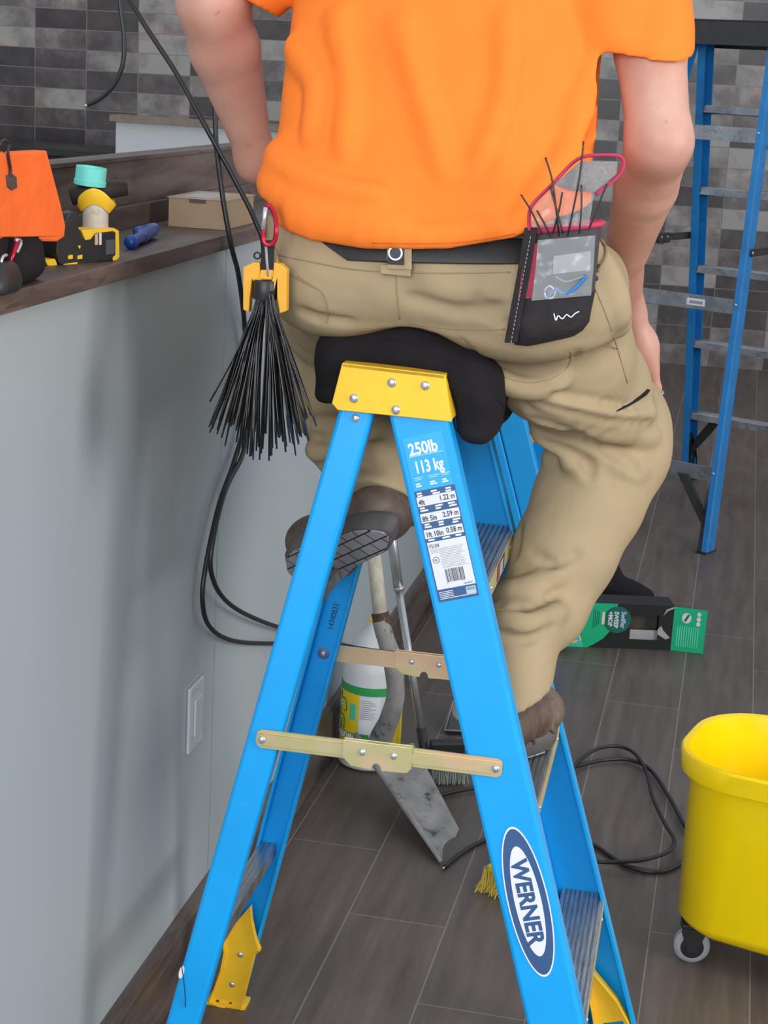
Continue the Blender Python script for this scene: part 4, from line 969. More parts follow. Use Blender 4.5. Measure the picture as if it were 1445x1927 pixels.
# --- body: one continuous surface
s = SDF((-.95, 1.95, .50), (.16, 2.80, 2.12), .0048)
s.stack([(z, cx, cy+.006, rx-(.05 if z < 1.36 else .018), ry-(.04 if z < 1.36 else .018)) for z, cx, cy, rx, ry in shirt_rows if z > 1.28], .02)
pel = at_y(815, 540, 2.2); s.ell(pel, (.155, .10, .09), .04)
neck = at_y(862, -300, 2.33); head = at_y(865, -475, 2.37)
s.cone(at_y(862, -220, 2.31), at_y(864, -390, 2.35), .062, .055, .05)
s.ell(head+Vector((0, 0, .01)), (.076, .095, .108), .03); s.ell(head+Vector((0, .045, -.055)), (.052, .052, .058), .03)
s.ell(head+Vector((0, .100, -.010)), (.012, .022, .022), .012); s.ell(head+Vector((0, .092, -.058)), (.024, .010, .006), .004)   # nose, lips
for sx in (-1, 1):
    s.ell(head+Vector((sx*.076, -.005, -.005)), (.010, .018, .030), .008); s.ell(head+Vector((sx*.032, .092, .012)), (.014, .012, .009), .006, 'cut')
    s.ell(head+Vector((sx*.032, .078, .012)), (.0125, .0125, .0125), .002)
# arms
def lerp(a, b, t): return Vector(a).lerp(Vector(b), t)
s.cone(shR, lerp(shR, elR, .55), .046, .0440, .02); s.cone(lerp(shR, elR, .55), elR, .0440, .0390, .01)
s.cone(elR, lerp(elR, wrR, .3), .0395, .0410, .02); s.cone(lerp(elR, wrR, .3), wrR, .0405, .0265, .008)
s.cone(shL, lerp(shL, elL, .6), .046, .043, .05); s.cone(lerp(shL, elL, .6), elL, .043, .042, .01)
s.cone(elL, lerp(elL, wrL, .28), .0430, .0465, .02); s.cone(lerp(elL, wrL, .28), wrL, .0465, .0235, .008)
# right hand over the thigh
FING = []
def hand(s, wr, dirv, across, normal, side, curl=.25, sc=1.0):
    """dirv: wrist to fingers, across: towards thumb, normal: back of hand"""
    d, a, n = Vector(dirv).normalized(), Vector(across).normalized(), Vector(normal).normalized()
    pal = wr+d*.055*sc
    for o_, w_ in ((-.027, .0125), (-.010, .0135), (.008, .0135), (.026, .0130)):
        s.cone(wr+d*.005+a*o_*.55, wr+d*.088*sc+a*o_, .0145, w_, .012)
    s.ell(pal-n*.004, (.03, .03, .03), .02)
    tips = []
    for i, (o_, L) in enumerate(((-.030, .060), (-.0105, .074), (.0095, .080), (.0290, .072))):
        p = wr+d*.088*sc+a*o_; q = d.copy()
        for j, f in enumerate((.45, .32, .25)):
            q = (q-n*(curl*(.6+.5*j))).normalized(); p2 = p+q*L*f*sc*1.05+a*(.0015*(i-1.5)); s.cone(p, p2, .0094-.0009*j, .0088-.0009*j, .004); FING.append((p, p2)); p = p2
        tips.append((p, q))
    t0 = wr+d*.020+a*.020; t1 = t0+(d*.45+a*.8-n*.15).normalized()*.040; t2 = t1+(d*.9+a*.35-n*.2).normalized()*.030; t3 = t2+(d*.98+a*.1-n*.25).normalized()*.024
    s.cone(t0, t1, .0155, .0115, .012); s.cone(t1, t2, .0110, .0098, .004); s.cone(t2, t3, .0096, .0082, .003)
    return tips
hw = at_y(1186, 588, 2.50); s.cone(wrR, hw, .0265, .0245, .03)
hd = at_y(1232, 735, 2.55)-hw
tipsR = hand(s, hw, hd, (-.35, .9, .15), (.85, .25, .30), 1, .16)
hwL = at_y(528, 352, 2.41); s.cone(wrL, hwL, .0250, .023, .03)
hand(s, hwL, at_y(625, 415, 2.46)-hwL, (.15, .85, .3), (-.1, -.35, .9), -1, .22)
# legs under the trousers
s.chain([hipR, at_y(1080, 700, 2.36), at_y(1148, 792, 2.49), at_y(1145, 850, 2.46), at_y(1108, 940, 2.42), at_y(1062, 1040, 2.375), at_y(1020, 1140, 2.34), ankR-uR*.04], [.052, .05, .044, .040, .036, .030, .026, .022], .02)
s.chain([hipL, at_y(632, 590, 2.42), at_y(612, 605, 2.58), at_y(640, 760, 2.44), at_y(662, 830, 2.38), ankL], [.048, .046, .044, .044, .040, .030], .02)
body = s.mesh('body', SKIN, per)
hs = SDF(tuple(head-Vector((.13, .14, .10))), tuple(head+Vector((.13, .14, .16))), .006)
hs.ell(head+Vector((0, -.012, .022)), (.084, .098, .110), 0); X_, Y_, Z_ = hs.coords()
hs.clip(-(Z_-head.z-.02)-.9*(-(Y_-head.y)-.02)+0*hs.g); hs.mesh('hair', mat('short brown hair', (.055, .032, .02), .8, var=.4, vs=200, bs=.8, bn=260, bd=.004), per)

# --- shirt
s = SDF((-.72, 2.0, 1.24), (.12, 2.46, 1.84), .0035); X_, Y_, Z_ = s.coords()
s.stack(shirt_rows, .03, 2.25)
s.cone(at_y(1090, -170, 2.29), at_y(1195, -70, 2.27), .060, .066, .06); s.cone(lerp(shR, elR, .02), lerp(shR, elR, .45), .060, .054, .03); s.cone(lerp(shR, elR, .45), lerp(shR, elR, .80), .054, .0545, .01)
s.chain([at_y(1110, -80, 2.25), at_y(1140, 10, 2.215), at_y(1152, 80, 2.205), at_y(1160, 135, 2.205)], [.050, .046, .034, .016], .02)
s.cone(at_y(620, -180, 2.29), at_y(500, -150, 2.275), .062, .066, .06); s.cone(at_y(505, -150, 2.275), at_y(462, -20, 2.25), .060, .054, .03)
def over(pl_pts, depth, r, k, mode='add'):  # ridge or crease along the back surface
    pts = [at_y(u, v, y) for u, v, y in pl_pts]; s.chain(pts, r, k, mode)
# folds: (u, v) along the back; surface y is found from the stack
def back_y(u, v, rows):
    y = 2.08
    for _ in range(3):
        p = at_y(u, v, y); zs = [r_[0] for r_ in rows]
        cx, cy, rx, ry = (float(np.interp(p.z, zs, [r_[i] for r_ in rows])) for i in (1, 2, 3, 4))
        q = min(abs((p.x-cx)/rx), .98); y = cy-ry*(1-q**2.25)**(1/2.25)
    return y
def crease(pts, r, k, mode, off, rows=None):
    P_ = []
    for u, v in pts:
        y = back_y(u, v, rows or shirt_rows)+off; P_.append(at_y(u, v, y))
    s.chain(spline(P_, 3), r, k, mode)
for pts, r, off in (([(520, 290), (560, 330), (640, 362), (720, 372)], .010, -.001), ([(505, 345), (560, 385), (650, 415), (760, 420)], .010, .000), ([(560, 420), (680, 440), (800, 446), (930, 432)], .009, .001),
                    ([(1100, 240), (1040, 330), (1000, 400), (975, 440)], .011, .001), ([(1120, 160), (1085, 260), (1050, 340)], .011, .001), ([(1135, 60), (1110, 140), (1075, 230)], .010, .001),
                    ([(560, 90), (600, 160), (590, 260)], .011, .003), ([(640, 40), (660, 160), (650, 280)], .010, .004), ([(760, 60), (800, 200), (840, 330)], .010, .004), ([(960, 40), (950, 180), (900, 330)], .010, .004)):
    crease(pts, r, .03, 'add', off)
for pts, r, off in (([(1108, 290), (1060, 370), (1020, 430)], .006, -.002), ([(1148, 20), (1142, 110), (1126, 170)], .010, -.006), ([(1142, 165), (1112, 220), (1085, 280)], .006, -.005)):
    crease(pts, r, .02, 'cut', off)
# hem line
hp = [at_y(u, v, 2.08) for u, v in ((495, 380), (520, 425), (600, 449), (700, 463), (850, 463), (970, 445), (1040, 415), (1115, 400))]
hx, hz = [p.x for p in hp], [p.z for p in hp]
hemz = np.interp(X_.ravel(), hx, hz).astype(np.float32)[:, None, None]+.02*np.clip((Y_-2.10)/.2, 0, 1)
s.clip(hemz-Z_+0*s.g)
low = [(z, cx, cy+.002, rx-.010, ry-.010) for z, cx, cy, rx, ry in shirt_rows if z < 1.36]
# sleeve openings
def sleeve_cut(a, b, rad, cutp, cutn):
    cutn = np.array(Vector(cutn).normalized(), np.float32); c = np.array(cutp, np.float32)
    pln = (X_-c[0])*cutn[0]+(Y_-c[1])*cutn[1]+(Z_-c[2])*cutn[2]
    a = np.array(a, np.float32); ab = np.array(b, np.float32)-a; t = np.clip(((X_-a[0])*ab[0]+(Y_-a[1])*ab[1]+(Z_-a[2])*ab[2])/float(ab@ab), 0, 1.6)
    near = np.sqrt((X_-a[0]-ab[0]*t)**2+(Y_-a[1]-ab[1]*t)**2+(Z_-a[2]-ab[2]*t)**2) < rad
    s.g = np.where(near & (pln > s.g) , pln, s.g).astype(np.float32)
sleeve_cut(lerp(shR, elR, .5), elR, .072, at_y(1236, 118, 2.17), Vector((-.12, .35, -1.0)))
s.cone(lerp(shR, elR, .46), elR, .0462, .0490, 0, 'cut')
sleeve_cut(lerp(shL, elL, .4), elL, .085, at_y(478, 5, 2.25), Vector((-.50, -.05, -1.0)))
shirt = s.mesh('shirt', ORANGE, per)

# --- trousers
tr_rows = [row(600, 565, 1140, 2.19, .110), row(575, 545, 1150, 2.185, .124), row(550, 533, 1150, 2.18, .132), row(520, 520, 1150, 2.175, .136), row(480, 507, 1140, 2.172, .132), row(440, 502, 1118, 2.170, .124), row(420, 504, 1110, 2.17, .12)]
tr_rows = sorted(tr_rows)
s = SDF((-.74, 1.98, .52), (.12, 2.78, 1.335), .0042); X_, Y_, Z_ = s.coords()
s.stack(tr_rows, .03, 2.3)
s.ell(at_y(985, 575, 2.15), (.105, .095, .072), .05); s.ell(at_y(640, 545, 2.16), (.085, .100, .058), .05)
s.ell(at_y(1108, 545, 2.27), (.052, .12, .062), .04)
# cleft of the seat
s.chain([at_y(748, 520, 2.030), at_y(752, 560, 2.020), at_y(757, 605, 2.03)], .007, .045, 'cut')
s.chain([at_y(1005, 612, 2.25), at_y(1050, 660, 2.30), at_y(1105, 735, 2.40), at_y(1150, 790, 2.49)], [.100, .098, .086, .074], .03)
s.chain([at_y(1158, 800, 2.49), at_y(1145, 850, 2.46), at_y(1108, 940, 2.42), at_y(1062, 1040, 2.375), at_y(1020, 1140, 2.34), lerp(at_y(1020, 1140, 2.34), ankR, .6)], [.074, .077, .078, .072, .062, .056], .03)
s.ell(at_y(1178, 850, 2.47), (.050, .06, .055), .05)
# cuff right
s.cone(lerp(at_y(1020, 1140, 2.34), ankR, .6), ankR+Vector((.002, .004, -.09)), .058, .066, .008)
cu = np.array(ankR+Vector((0, 0, -.064)), np.float32); cn = np.array(Vector((.30, .10, -1)).normalized(), np.float32)
pln = (X_-cu[0])*cn[0]+(Y_-cu[1])*cn[1]+(Z_-cu[2])*cn[2]
near = (np.sqrt((X_-cu[0])**2+(Y_-cu[1])**2+(Z_-cu[2])**2) < .14); s.g = np.where(near & (pln > s.g), pln, s.g).astype(np.float32)
# left leg
s.chain([at_y(650, 548, 2.26), at_y(632, 590, 2.42), at_y(612, 600, 2.58)], [.078, .078, .074], .05)
s.chain([at_y(612, 605, 2.59), at_y(615, 660, 2.53), at_y(640, 760, 2.44), at_y(662, 830, 2.38), ankL, ankL-uL*.11], [.074, .070, .062, .058, .061, .064], .03)
cu = np.array(ankL-uL*.082, np.float32); cn = np.array((-uL+Vector((.1, 0, 0))).normalized(), np.float32)
pln = (X_-cu[0])*cn[0]+(Y_-cu[1])*cn[1]+(Z_-cu[2])*cn[2]
near = (np.sqrt((X_-cu[0])**2+(Y_-cu[1])**2+(Z_-cu[2])**2) < .12); s.g = np.where(near & (pln > s.g), pln, s.g).astype(np.float32)
def fold(pts, r, mode='add', k=.016):
    s.chain(spline([at_y(*p) for p in pts], 4), r, k, mode)
# folds: raised rolls first, then the creases between them
for pts, r in (([(1000, 772), (1080, 792), (1160, 812), (1228, 822)], .011), ([(1010, 745), (1090, 765), (1165, 780), (1225, 778)], .010), ([(1010, 812), (1070, 838), (1140, 865), (1205, 888)], .011), ([(1020, 855), (1075, 872), (1120, 905)], .008),
               ([(935, 1165), (985, 1172), (1055, 1150)], .009), ([(935, 1110), (990, 1108), (1060, 1075)], .008), ([(560, 790), (620, 805), (690, 795)], .009), ([(575, 850), (640, 846), (725, 850)], .009), ([(880, 662), (940, 712), (1000, 728), (1060, 712)], .008), ([(1110, 470), (1150, 540), (1170, 620)], .010)):
    s.crease(pts, r, 'add', .022)
for pts, r, k in (([(1000, 792), (1070, 815), (1140, 843), (1190, 872), (1212, 900)], .0065, .010), ([(1012, 766), (1080, 783), (1150, 797), (1226, 797)], .0050, .010), ([(1040, 742), (1110, 752), (1180, 764), (1222, 758)], .0035, .010), ([(1015, 835), (1060, 850), (1105, 872), (1112, 900)], .0045, .012),
                  ([(938, 1192), (990, 1204), (1045, 1180)], .0055, .008), ([(938, 1138), (990, 1142), (1058, 1112)], .0050, .010), ([(1000, 1040), (1040, 1060), (1090, 1040)], .0030, .012), ([(565, 820), (630, 826), (705, 822)], .0050, .010), ([(590, 880), (650, 872), (720, 885)], .0040, .010),
                  ([(866, 640), (910, 680), (960, 712), (1010, 722), (1060, 706), (1086, 662)], .0035, .008), ([(560, 585), (600, 600), (660, 606)], .0040, .010), ([(900, 560), (930, 600), (1000, 630)], .0030, .012), ([(770, 560), (860, 585), (950, 580)], .0025, .015), ([(960, 890), (975, 960), (965, 1040)], .0040, .02)):
    s.crease(pts, r, 'cut', k)
trou = s.mesh('trousers', KHAKI, per)
for md in list(trou.modifiers)+list(shirt.modifiers): md.iterations = 5

from mathutils.bvhtree import BVHTree
def bvh(o):
    me = o.data; M = XF[o.name]; return BVHTree.FromPolygons([M @ v.co for v in me.vertices], [tuple(p.vertices) for p in me.polygons])
TB = bvh(trou); SB = bvh(shirt)
def hit(T, u, v, off=.001):
    d = ray(u, v).normalized(); h = T.ray_cast(C_O, d)
    return h[0]+h[1]*off if h[0] else None
def seam(name, pts, T, m, parent, r=.0009, n=6, off=.0003):
    q = [hit(T, p.x, p.y, off) for p in spline([(u, v, 0) for u, v in pts], n)]; q = [p for p in q if p]
    if len(q) > 1: return MB().tube(q, r, 6).build(name, m, parent, True)
STITCH = mat('khaki stitching', (.33, .245, .14), .9)
for pts in ([(560, 520), (600, 545), (612, 560), (618, 585), (616, 608)], [(516, 455), (540, 510), (600, 545)], [(745, 512), (748, 560), (752, 600)], [(770, 606), (850, 618), (950, 620)],
            [(524, 480), (650, 505), (745, 512), (850, 514), (960, 512)], [(1110, 520), (1150, 620), (1180, 720)], [(870, 640), (920, 690), (975, 718), (1030, 715), (1068, 690), (1075, 660)], [(575, 860), (585, 900), (590, 930)]):
    seam('seam', pts, TB, STITCH, trou)
for pts in ([(700, 457), (850, 457), (968, 440)], ): seam('hem_stitch', pts, SB, mat('orange stitching', (.75, .13, .01), .9), shirt, .0007)
q = [hit(TB, u, v, .0002) for u, v in ((1160, 774), (1178, 764), (1196, 752), (1210, 742), (1218, 734))]; q = [p for p in q if p]
if len(q) > 2: MB().tube(q, [.0012, .0035, .0050, .0055, .0045][:len(q)], 8, flat=.4).build('pocket_slit', BLKFAB, trou, True)
q = [hit(TB, p.x, p.y, .002) for p in spline([(1128, 452, 0), (1138, 468, 0), (1137, 488, 0), (1124, 512, 0)], 4)]; q = [p for p in q if p]
if len(q) > 2: MB().tube(q, .0018, 8).build('pocket_edge', STITCH, trou, True)
for u, v in ((1121, 524), (1126, 502)):
    p = hit(TB, u, v, 0)
    if p: MB().dome(p, -ray(u, v), .0035, .002, 10).build('snap_button', DARKP, trou, True)
# belt: a band following the waist
b = MB()
def belt_ring(z, cx, cy, rx, ry, e): 
    out = []
    for k in range(64):
        a = R(236)+k/63*R(76); c_, s_ = math.cos(a), math.sin(a); p = 2.3
        rr_ = (abs(c_)**p+abs(s_)**p)**(-1/p); out.append((cx+(rx+e)*c_*rr_, cy+(ry+e)*s_*rr_))
    return out
def trz(z): return [float(np.interp(z, [r_[0] for r_ in tr_rows], [r_[i] for r_ in tr_rows])) for i in (1, 2, 3, 4)]
zb1, zb0 = at_y(820, 455, 2.045).z, at_y(820, 500, 2.045).z
rings = []
for e, z in ((.001, zb0), (.0052, zb0+.002), (.0052, zb1), (.001, zb1+.002)):
    tp_ = (zb1-z)*.9 if z < (zb0+zb1)/2 else 0
    rings.append([(x, y, z+.05*(x+.42)+tp_*max(0, 1-k/9)) for k, (x, y) in enumerate(belt_ring(z, *trz(z), e))])
b.loft(rings, cap=False, closed=False); b.build('belt', BELTM, per, True, angle=60)
# wide back belt loop with a round emblem
def lq(u, v, y=2.033): return at_y(u, v, y)
LK = mat('khaki belt loop', (.40, .305, .185), .9, bs=.2, bn=300)
b = MB(); b.poly_prism([lq(728, 462), lq(774, 462), lq(774, 508), lq(728, 506)], (0, .004, 0)); b.poly_prism([lq(716, 498, 2.036), lq(772, 502, 2.036), lq(772, 521, 2.036), lq(716, 515, 2.036)], (0, .006, 0)); lp = b.build('belt_loop', LK, per, bevel=.0008)
b = MB(); b.poly_prism([lq(731, 464, 2.031), lq(760, 464, 2.031), lq(760, 499, 2.031), lq(728, 497, 2.031)], (0, .002, 0)); b.build('loop_patch', mat('maroon black patch', (.035, .012, .018), .6), lp)
c = lq(744, 476, 2.0305); MB().lathe(c, (0, -1, 0), [(.009, -.0005), (.009, .0005), (.0075, .0005)], 24).build('emblem_ring', RIV, lp)
MB().lathe(c, (0, -1, 0), [(.0068, 0), (.0068, .0012)], 24).build('emblem_disc', DARKP, lp)
# ring on a finger
a_, b2 = FING[1]; ax = (b2-a_).normalized(); c = a_.lerp(b2, .45); rf = Vector((0, 0, 1)).cross(ax).normalized(); rw = ax.cross(rf)
MB().tube([c+rf*math.cos(k/20*math.tau)*.0100+rw*math.sin(k/20*math.tau)*.0100 for k in range(21)], .0016, 8).build('ring', RIV, per, True)
# --- boots
SOLE = mat('dark rubber sole', (.105, .095, .095), .7, var=.15)
def sole_tread():
    t = NT('boot tread', .7, 0, .3); tc = t.n('ShaderNodeTexCoord'); bk_ = t.n('ShaderNodeTexBrick'); t.l(tc.outputs['Object'], bk_.inputs['Vector'])
    bk_.inputs['Scale'].default_value = 1; bk_.inputs['Brick Width'].default_value = .034; bk_.inputs['Row Height'].default_value = .019; bk_.inputs['Mortar Size'].default_value = .0012
    bk_.inputs['Color1'].default_value = (.36, .35, .37, 1); bk_.inputs['Color2'].default_value = (.28, .27, .29, 1); bk_.inputs['Mortar'].default_value = (.02, .018, .02, 1)
    t.color(bk_.outputs['Color']); t.bump(bk_.outputs['Fac'], -.8, .003); return t.m
TREAD = sole_tread()
def boot(loc, fwd, up, sc=1.0):
    """boot in its own frame: x to the toe, z up, origin under the heel"""
    f = Vector(fwd).normalized(); u = Vector(up); u = (u-f*u.dot(f)).normalized(); l_ = u.cross(f)
    M = Matrix(((f.x*sc, l_.x, u.x, loc[0]), (f.y*sc, l_.y, u.y, loc[1]), (f.z*sc, l_.z, u.z, loc[2]), (0, 0, 0, 1)))
    s = SDF((-.03, -.07, -.002), (.32, .07, .22), .0038); X_, Y_, Z_ = s.coords()
    s.chain([(.035, 0, .055), (.10, 0, .058), (.17, .002, .050), (.225, .004, .046)], [.036, .040, .042, .041], .03)
    s.ell((.245, .004, .045), (.048, .044, .034), .02); s.cone((.040, 0, .05), (.055, 0, .15), .034, .040, .03); s.cone((.10, 0, .075), (.06, 0, .13), .034, .036, .03)
    # stitched panel ridges
    s.chain([(.19, -.045, .03), (.205, -.035, .072), (.21, 0, .084), (.205, .035, .072), (.19, .048, .03)], .0035, .004)
    s.chain([(.105, -.045, .03), (.115, -.040, .075), (.10, -.030, .105)], .003, .004); s.chain([(.105, .045, .03), (.115, .040, .075), (.10, .030, .105)], .003, .004)
    s.clip(.018-Z_+0*s.g); s.clip(Z_-.118+0*s.g)
    s.cone((.055, 0, .15), (.057, 0, .20), .036, .036, .004, 'cut')
    o = s.mesh('boot', LEATHER, None); o.data.transform(M)
    me = o.data; bpy.data.objects.remove(o); o = link('boot', me, None, per, True); md = o.modifiers.new('smooth', 'SMOOTH'); md.iterations = 2
    def outline(e=0):
        pts = []
        for k in range(56):
            a = k/56*math.tau; x = math.cos(a); 
            X2 = .132+(.152+e)*x; wdt = np.interp(X2, [-.02, .0, .03, .09, .13, .19, .24, .275, .29], [.02, .028, .034, .031, .032, .045, .044, .03, .015])
            pts.append((X2, (math.copysign(abs(math.sin(a))**.7, math.sin(a)))*(wdt+e)*1.06+.003))
        return pts
    b = MB(); b.loft([[M @ Vector((x, y, z)) for x, y in outline(e)] for z, e in ((.002, -.003), (.006, .001), (.022, .003), (.030, .001), (.032, -.003))]); so = b.build('sole', SOLE, o, True, angle=50)
    me = MB(); me.loft([[Vector((x, y, z)) for x, y in outline(-.004)] for z in (-.001, .0015)])
    mesh = bpy.data.meshes.new('tread'); bmesh.ops.recalc_face_normals(me.bm, faces=me.bm.faces); me.bm.to_mesh(mesh); me.bm.free()
    tr_ = bpy.data.objects.new('tread', mesh); COL.objects.link(tr_); mesh.materials.append(TREAD); tr_.parent = o; tr_.matrix_basis = XF[o.name].inverted() @ M; XF[tr_.name] = M
    # welt stitching
    b = MB(); q = [M @ Vector((x, y, .027)) for x, y in outline(-.002)]; b.tube(q+[q[0]], .0009, 5); b.build('welt_stitch', mat('tan thread', (.42, .34, .25), .8), o)
    lc = MB()
    for x_ in (.125, .145, .165): lc.tube([M @ Vector(p) for p in ((x_, -.020, .096-(x_-.125)*.35), (x_, 0, .103-(x_-.125)*.45), (x_, .020, .096-(x_-.125)*.35))], .0022, 6)
    lc.build('lace', mat('tan thread', (.42, .34, .25), .8), o)
    return M
boot(hr, fR, uR, BSC)
boot(hl, fL, uL)

# ------------------------------------------------------------------ parts pouch on the belt
pch = thing('parts_pouch', 'black and red tool pouch with clear window hanging on the belt at right', 'pouch', tuple(at_y(1040, 645, 2.05)))
PINK = mat('raspberry red trim', (.52, .035, .10), .7, var=.1); PFAB = fabric('pouch black nylon', (.030, .026, .028), .2, .75, 500, .25, .10, 16)
lv = [(436, 424, 992, 1128), (470, 464, 987, 1124), (515, 508, 980, 1120), (560, 552, 974, 1116), (600, 590, 966, 1108), (628, 612, 960, 1104), (650, 628, 966, 1092), (656, 640, 985, 1075)]
def pring(k, e=0, y0=2.068, dep=(.046, .050, .054, .058, .060, .058, .046, .026)):
    vl, vr, ul, ur = lv[k]; L_, R__ = at_y(ul, vl, 2.03), at_y(ur, vr, 2.03); out = []
    for i in range(28):
        a = i/28*math.tau; c_, s_ = math.cos(a), math.sin(a); p = 3.2; q = (abs(c_)**p+abs(s_)**p)**(-1/p)
        P_ = L_.lerp(R__, .5+.5*c_*q*(1+e*18)); P_.y = y0-dep[k]/2+s_*q*(dep[k]/2+e); P_.y += .03*(.5+.5*c_*q)*.6; out.append(P_)
    return out
b = MB(); b.loft([pring(k) for k in range(3, 8)]); b.build('lower_pocket', PFAB, pch, True, angle=60)
b = MB(); R0 = [pring(k, -.0012) for k in range(0, 4)]; R1 = [pring(k, -.004) for k in range(3, -1, -1)]; b.loft(R0+R1, cap=False); b.build('inner_wall', mat('dim lining', (.045, .042, .045), .7), pch, True, angle=60)
b = MB(); r0 = pring(0, .0005); b.tube(r0+[r0[0], r0[1]], .0040, 8, flat=1); b.build('trim', PINK, pch, True)
def pp(u, v, y): return at_y(u, v, y)
def psheet(name, pts, y, m, th=.001, dy=.018, bev=0):
    q = []
    for u, v in pts:
        P_ = at_y(u, v, y+dy*(u-1000)/120*.8); q.append(P_)
    b = MB(); b.poly_prism(q, (0, th, 0)); return b.build(name, m, pch, bevel=bev)
psheet('red_panel', [(990, 458), (1014, 458), (1010, 500), (1000, 562), (975, 562), (982, 510)], 2.0165, mat('dull red mesh', (.30, .03, .06), .8, var=.2, vs=400), .0012)
glass = NT('clear vinyl', .12, 0, .6); glass.b.inputs['Base Color'].default_value = (.55, .58, .6, 1); glass.b.inputs['Alpha'].default_value = .22; glass.m.blend_method = 'HASHED' if hasattr(glass.m, 'blend_method') else None
glass.bump(glass.noise(26, None, 2), .5, .01)
psheet('clear_window', [(1012, 452), (1120, 443), (1117, 500), (1112, 556), (1000, 566), (1008, 505)], 2.0085, glass.m, .0006)
psheet('white_card', [(1042, 482), (1112, 472), (1110, 508), (1040, 516)], 2.0115, mat('pale grey card', (.40, .38, .40), .7), .0006)
sw = MB(); sw.tube(spline([pp(u, v, 2.018) for u, v in ((1030, 560), (1045, 545), (1062, 553), (1085, 540), (1104, 518))], 5), .0022, 8); sw.build('blue_wire', mat('blue wire', (.03, .20, .50), .4), pch, True)
sw = MB(); sw.tube(spline([pp(u, v, 2.018) for u, v in ((1024, 548), (1034, 538), (1044, 548), (1040, 560), (1028, 560), (1024, 550))], 5), .0016, 8); sw.build('silver_wire', RIV, pch, True)
sw = MB(); sw.tube(spline([pp(u, v, 2.018) for u, v in ((1045, 520), (1066, 530), (1098, 520))], 5), .0012, 8); sw.build('grey_wire', mat('grey print', (.32, .33, .36), .6), pch, True)
b = MB(); b.loft([[pp(u-13, v, 2.016), pp(u+11, v, 2.012), pp(u+11, v, 2.02), pp(u-13, v, 2.03)] for u, v in ((1000, 428), (985, 520), (970, 600), (962, 645))]); b.build('edge_strap', PFAB, pch, bevel=.001)
b = MB()
for k in range(26):
    t = k/25; u, v = 998+(962-998)*t, 445+(640-445)*t; a_ = pp(u, v, 2.0095); b.tube([a_, a_+Vector((0, 0, -.003))], .0006, 5)
b.build('stitching', mat('grey stitch', (.28, .27, .27), .8), pch)
b = MB(); b.tube(spline([pp(u, v, y) for u, v, y in ((1042, 590, 2.0135), (1046, 603, 2.0135), (1050, 594, 2.0145), (1058, 600, 2.0145), (1066, 592, 2.0155), (1074, 597, 2.016), (1082, 590, 2.0165), (1090, 586, 2.017))], 4), .0008, 6); b.build('white_squiggle', WHITE, pch, True)
psheet('flap', [(1042, 348), (1092, 303), (1162, 304), (1160, 328), (1118, 362), (1070, 358)], 2.015, mat('grey mesh flap', (.27, .25, .25), .85, var=.15, vs=300), .0016)
psheet('clear_flap', [(1000, 428), (1002, 388), (1042, 350), (1070, 358), (1118, 362), (1108, 425)], 2.020, glass.m, .0005)
b = MB(); b.tube(spline([pp(u, v, 2.015+.018*(u-1000)/120*.8) for u, v in ((996, 434), (999, 390), (1040, 346), (1086, 300), (1130, 292), (1170, 297), (1166, 328), (1120, 366))], 5), .0036, 8, flat=.6); b.build('flap_trim', PINK, pch, True)
TIE = mat('black nylon tie', (.012, .012, .014), .28)
def tie(name, pts, label, group, w=.0023):
    sp = spline(pts, 4); o = MB().tube(sp, [w]*(len(sp)-1)+[w*.7], 6, flat=.32).build(name, TIE, None, True)
    origin_to(o, tuple(sp[0])); tag(o, label, 'cable tie', group); return o
for pts in ([(980, 366), (1000, 398), (1020, 440)], [(1026, 296), (1040, 345), (1052, 445)], [(1098, 266), (1090, 335), (1068, 445)], [(1094, 348), (1094, 390), (1090, 440)], [(1142, 346), (1128, 380), (1108, 432)], [(1035, 350), (1046, 390), (1060, 440)], [(1058, 362), (1052, 395), (1040, 440)], [(1010, 396), (1024, 420), (1036, 446)]):
    y_ = 2.008+random.uniform(-.004, .004)
    tie('cable_tie', [at_y(u, v, y_+.010*(u-1000)/120) for u, v in pts], 'black cable tie standing up out of the pouch on the belt', 'black cable ties standing in the belt pouch', .0034)

# ------------------------------------------------------------------ cable tie holder, carabiner and hanging ties
YH = 2.035
OYEL = mat('amber plastic holder', (.80, .40, .03), .5, var=.05)
ho = thing('tie_holder', 'amber plastic holder gripping the bundle of black cable ties at the left hip', 'holder', tuple(at_y(498, 508, YH)))
def hq(u, v, y=YH-.008): return at_y(u, v, y)
b = MB()
for part in ([(457, 503), (476, 494), (488, 494), (490, 524), (474, 524), (470, 560), (468, 588), (457, 583)], [(515, 494), (528, 497), (539, 508), (538, 586), (526, 590), (521, 560), (521, 524), (513, 524)], [(489.5, 508), (513.5, 508), (513.5, 524), (489.5, 524)]):
    b.poly_prism([hq(u, v) for u, v in part], (0, .014, 0))
bmesh.ops.remove_doubles(b.bm, verts=b.bm.verts, dist=.0004); b.build('bracket', OYEL, ho, bevel=.0012)
b = MB(); b.loft([[hq(u-12, v, YH-.006), hq(u+12, v, YH-.006), hq(u+12, v, YH+.006), hq(u-12, v, YH+.006)] for u, v in ((506, 452), (504, 480), (503, 508), (503, 530))]); b.build('strap', PFAB, ho, bevel=.001)
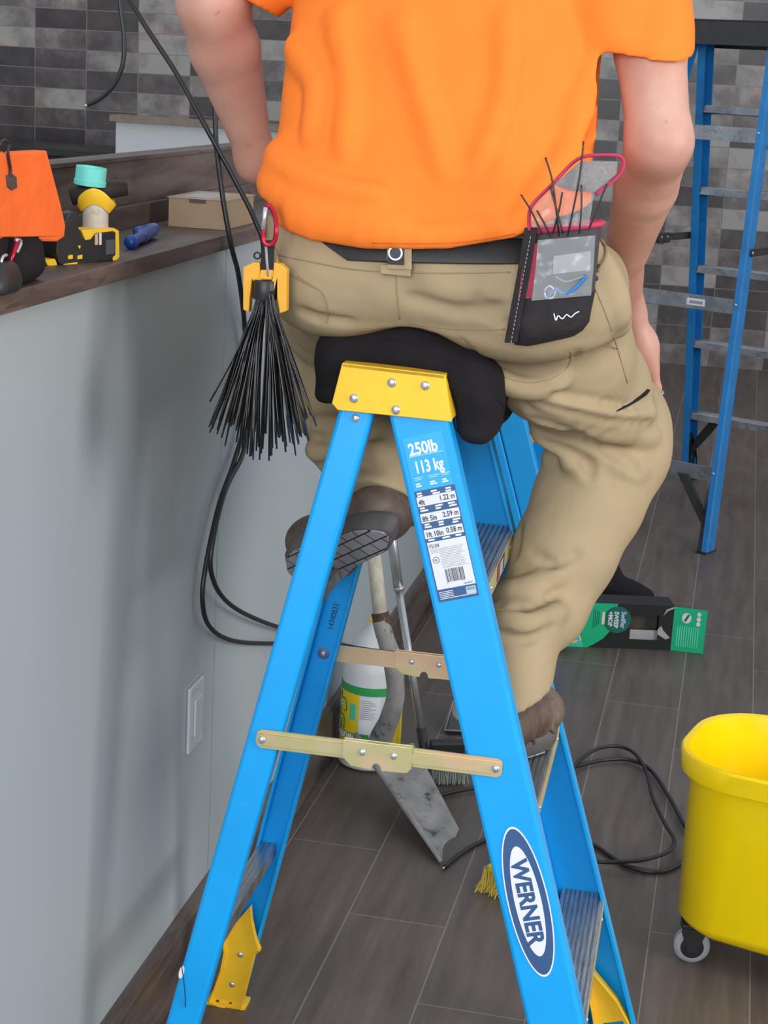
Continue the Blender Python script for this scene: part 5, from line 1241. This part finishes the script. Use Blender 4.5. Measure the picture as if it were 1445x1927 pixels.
MB().tube([hq(500, 458, YH-.007), hq(502, 490, YH-.0075), hq(505, 520, YH-.007)], .0018, 8).build('grey_piping', mat('grey piping', (.30, .31, .33), .5), ho, True)
MB().tube([hq(484+6*math.cos(k/14*math.tau), 481+6*math.sin(k/14*math.tau), YH) for k in range(15)], .0012, 6).build('eyelet', BKPL, ho, True)
MB().lathe(hq(500, 526, YH), Vector((0, 0, -1)), [(.014, 0), (.0155, .002), (.0155, .022), (.0145, .024)], 22).build('collar', BKPL, ho, True, angle=40)
kc2 = thing('carabiner', 'red carabiner with silver gate hooked on the belt above the cable ties', 'carabiner', tuple(hq(508, 420)))
REDM = mat('red anodised metal', (.50, .02, .05), .3, .6)
MB().tube(spline([hq(496, 434), hq(495, 448), hq(499, 458), hq(509, 461), hq(517, 452), hq(520, 430), hq(517, 405, YH), hq(508, 388, YH+.004), hq(500, 388, YH+.002)], 5), .0030, 10).build('frame', REDM, kc2, True)
MB().tube([hq(500, 390), hq(497, 410), hq(495, 432)], .0027, 10).build('gate', RIV, kc2, True)
rt_ = random.Random(11); NT_ = 84
for k in range(NT_):
    f = (k+.5)/NT_; f = min(max(f+rt_.uniform(-.03, .03), 0), 1); wv = math.sin(f*math.pi)
    ue = 392+(592-392)*f+rt_.uniform(-6, 6); ve = 775+62*wv+rt_.uniform(-25, 32)+(18 if f > .8 else 0)
    us = 490+20*f+rt_.uniform(-3, 3); y0 = YH+rt_.uniform(-.010, .006); y1 = YH-.012+rt_.uniform(-.035, .018)
    um = us+(ue-us)*.36+(-6 if f < .5 else 6)*rt_.uniform(.2, 1)
    tie('cable_tie', [at_y(us, 548, y0), at_y(us+(um-us)*.35, 590, y0-.002), at_y(um, 650, (y0+y1)/2), at_y(ue, ve, y1)], 'black cable tie fanning down from the amber holder at the left hip', 'black cable ties hanging from the amber holder', .0036)

nw = at_y(340, 1830, 2.01)
tie('cable_tie', [at_y(338, 1794, 2.018), at_y(342, 1818, 2.020), at_y(346, 1850, 2.022), at_y(348, 1872, 2.024), at_y(349, 1896, 2.026)], 'thin black plastic strand caught on the near rear ladder rail', None, .0013)
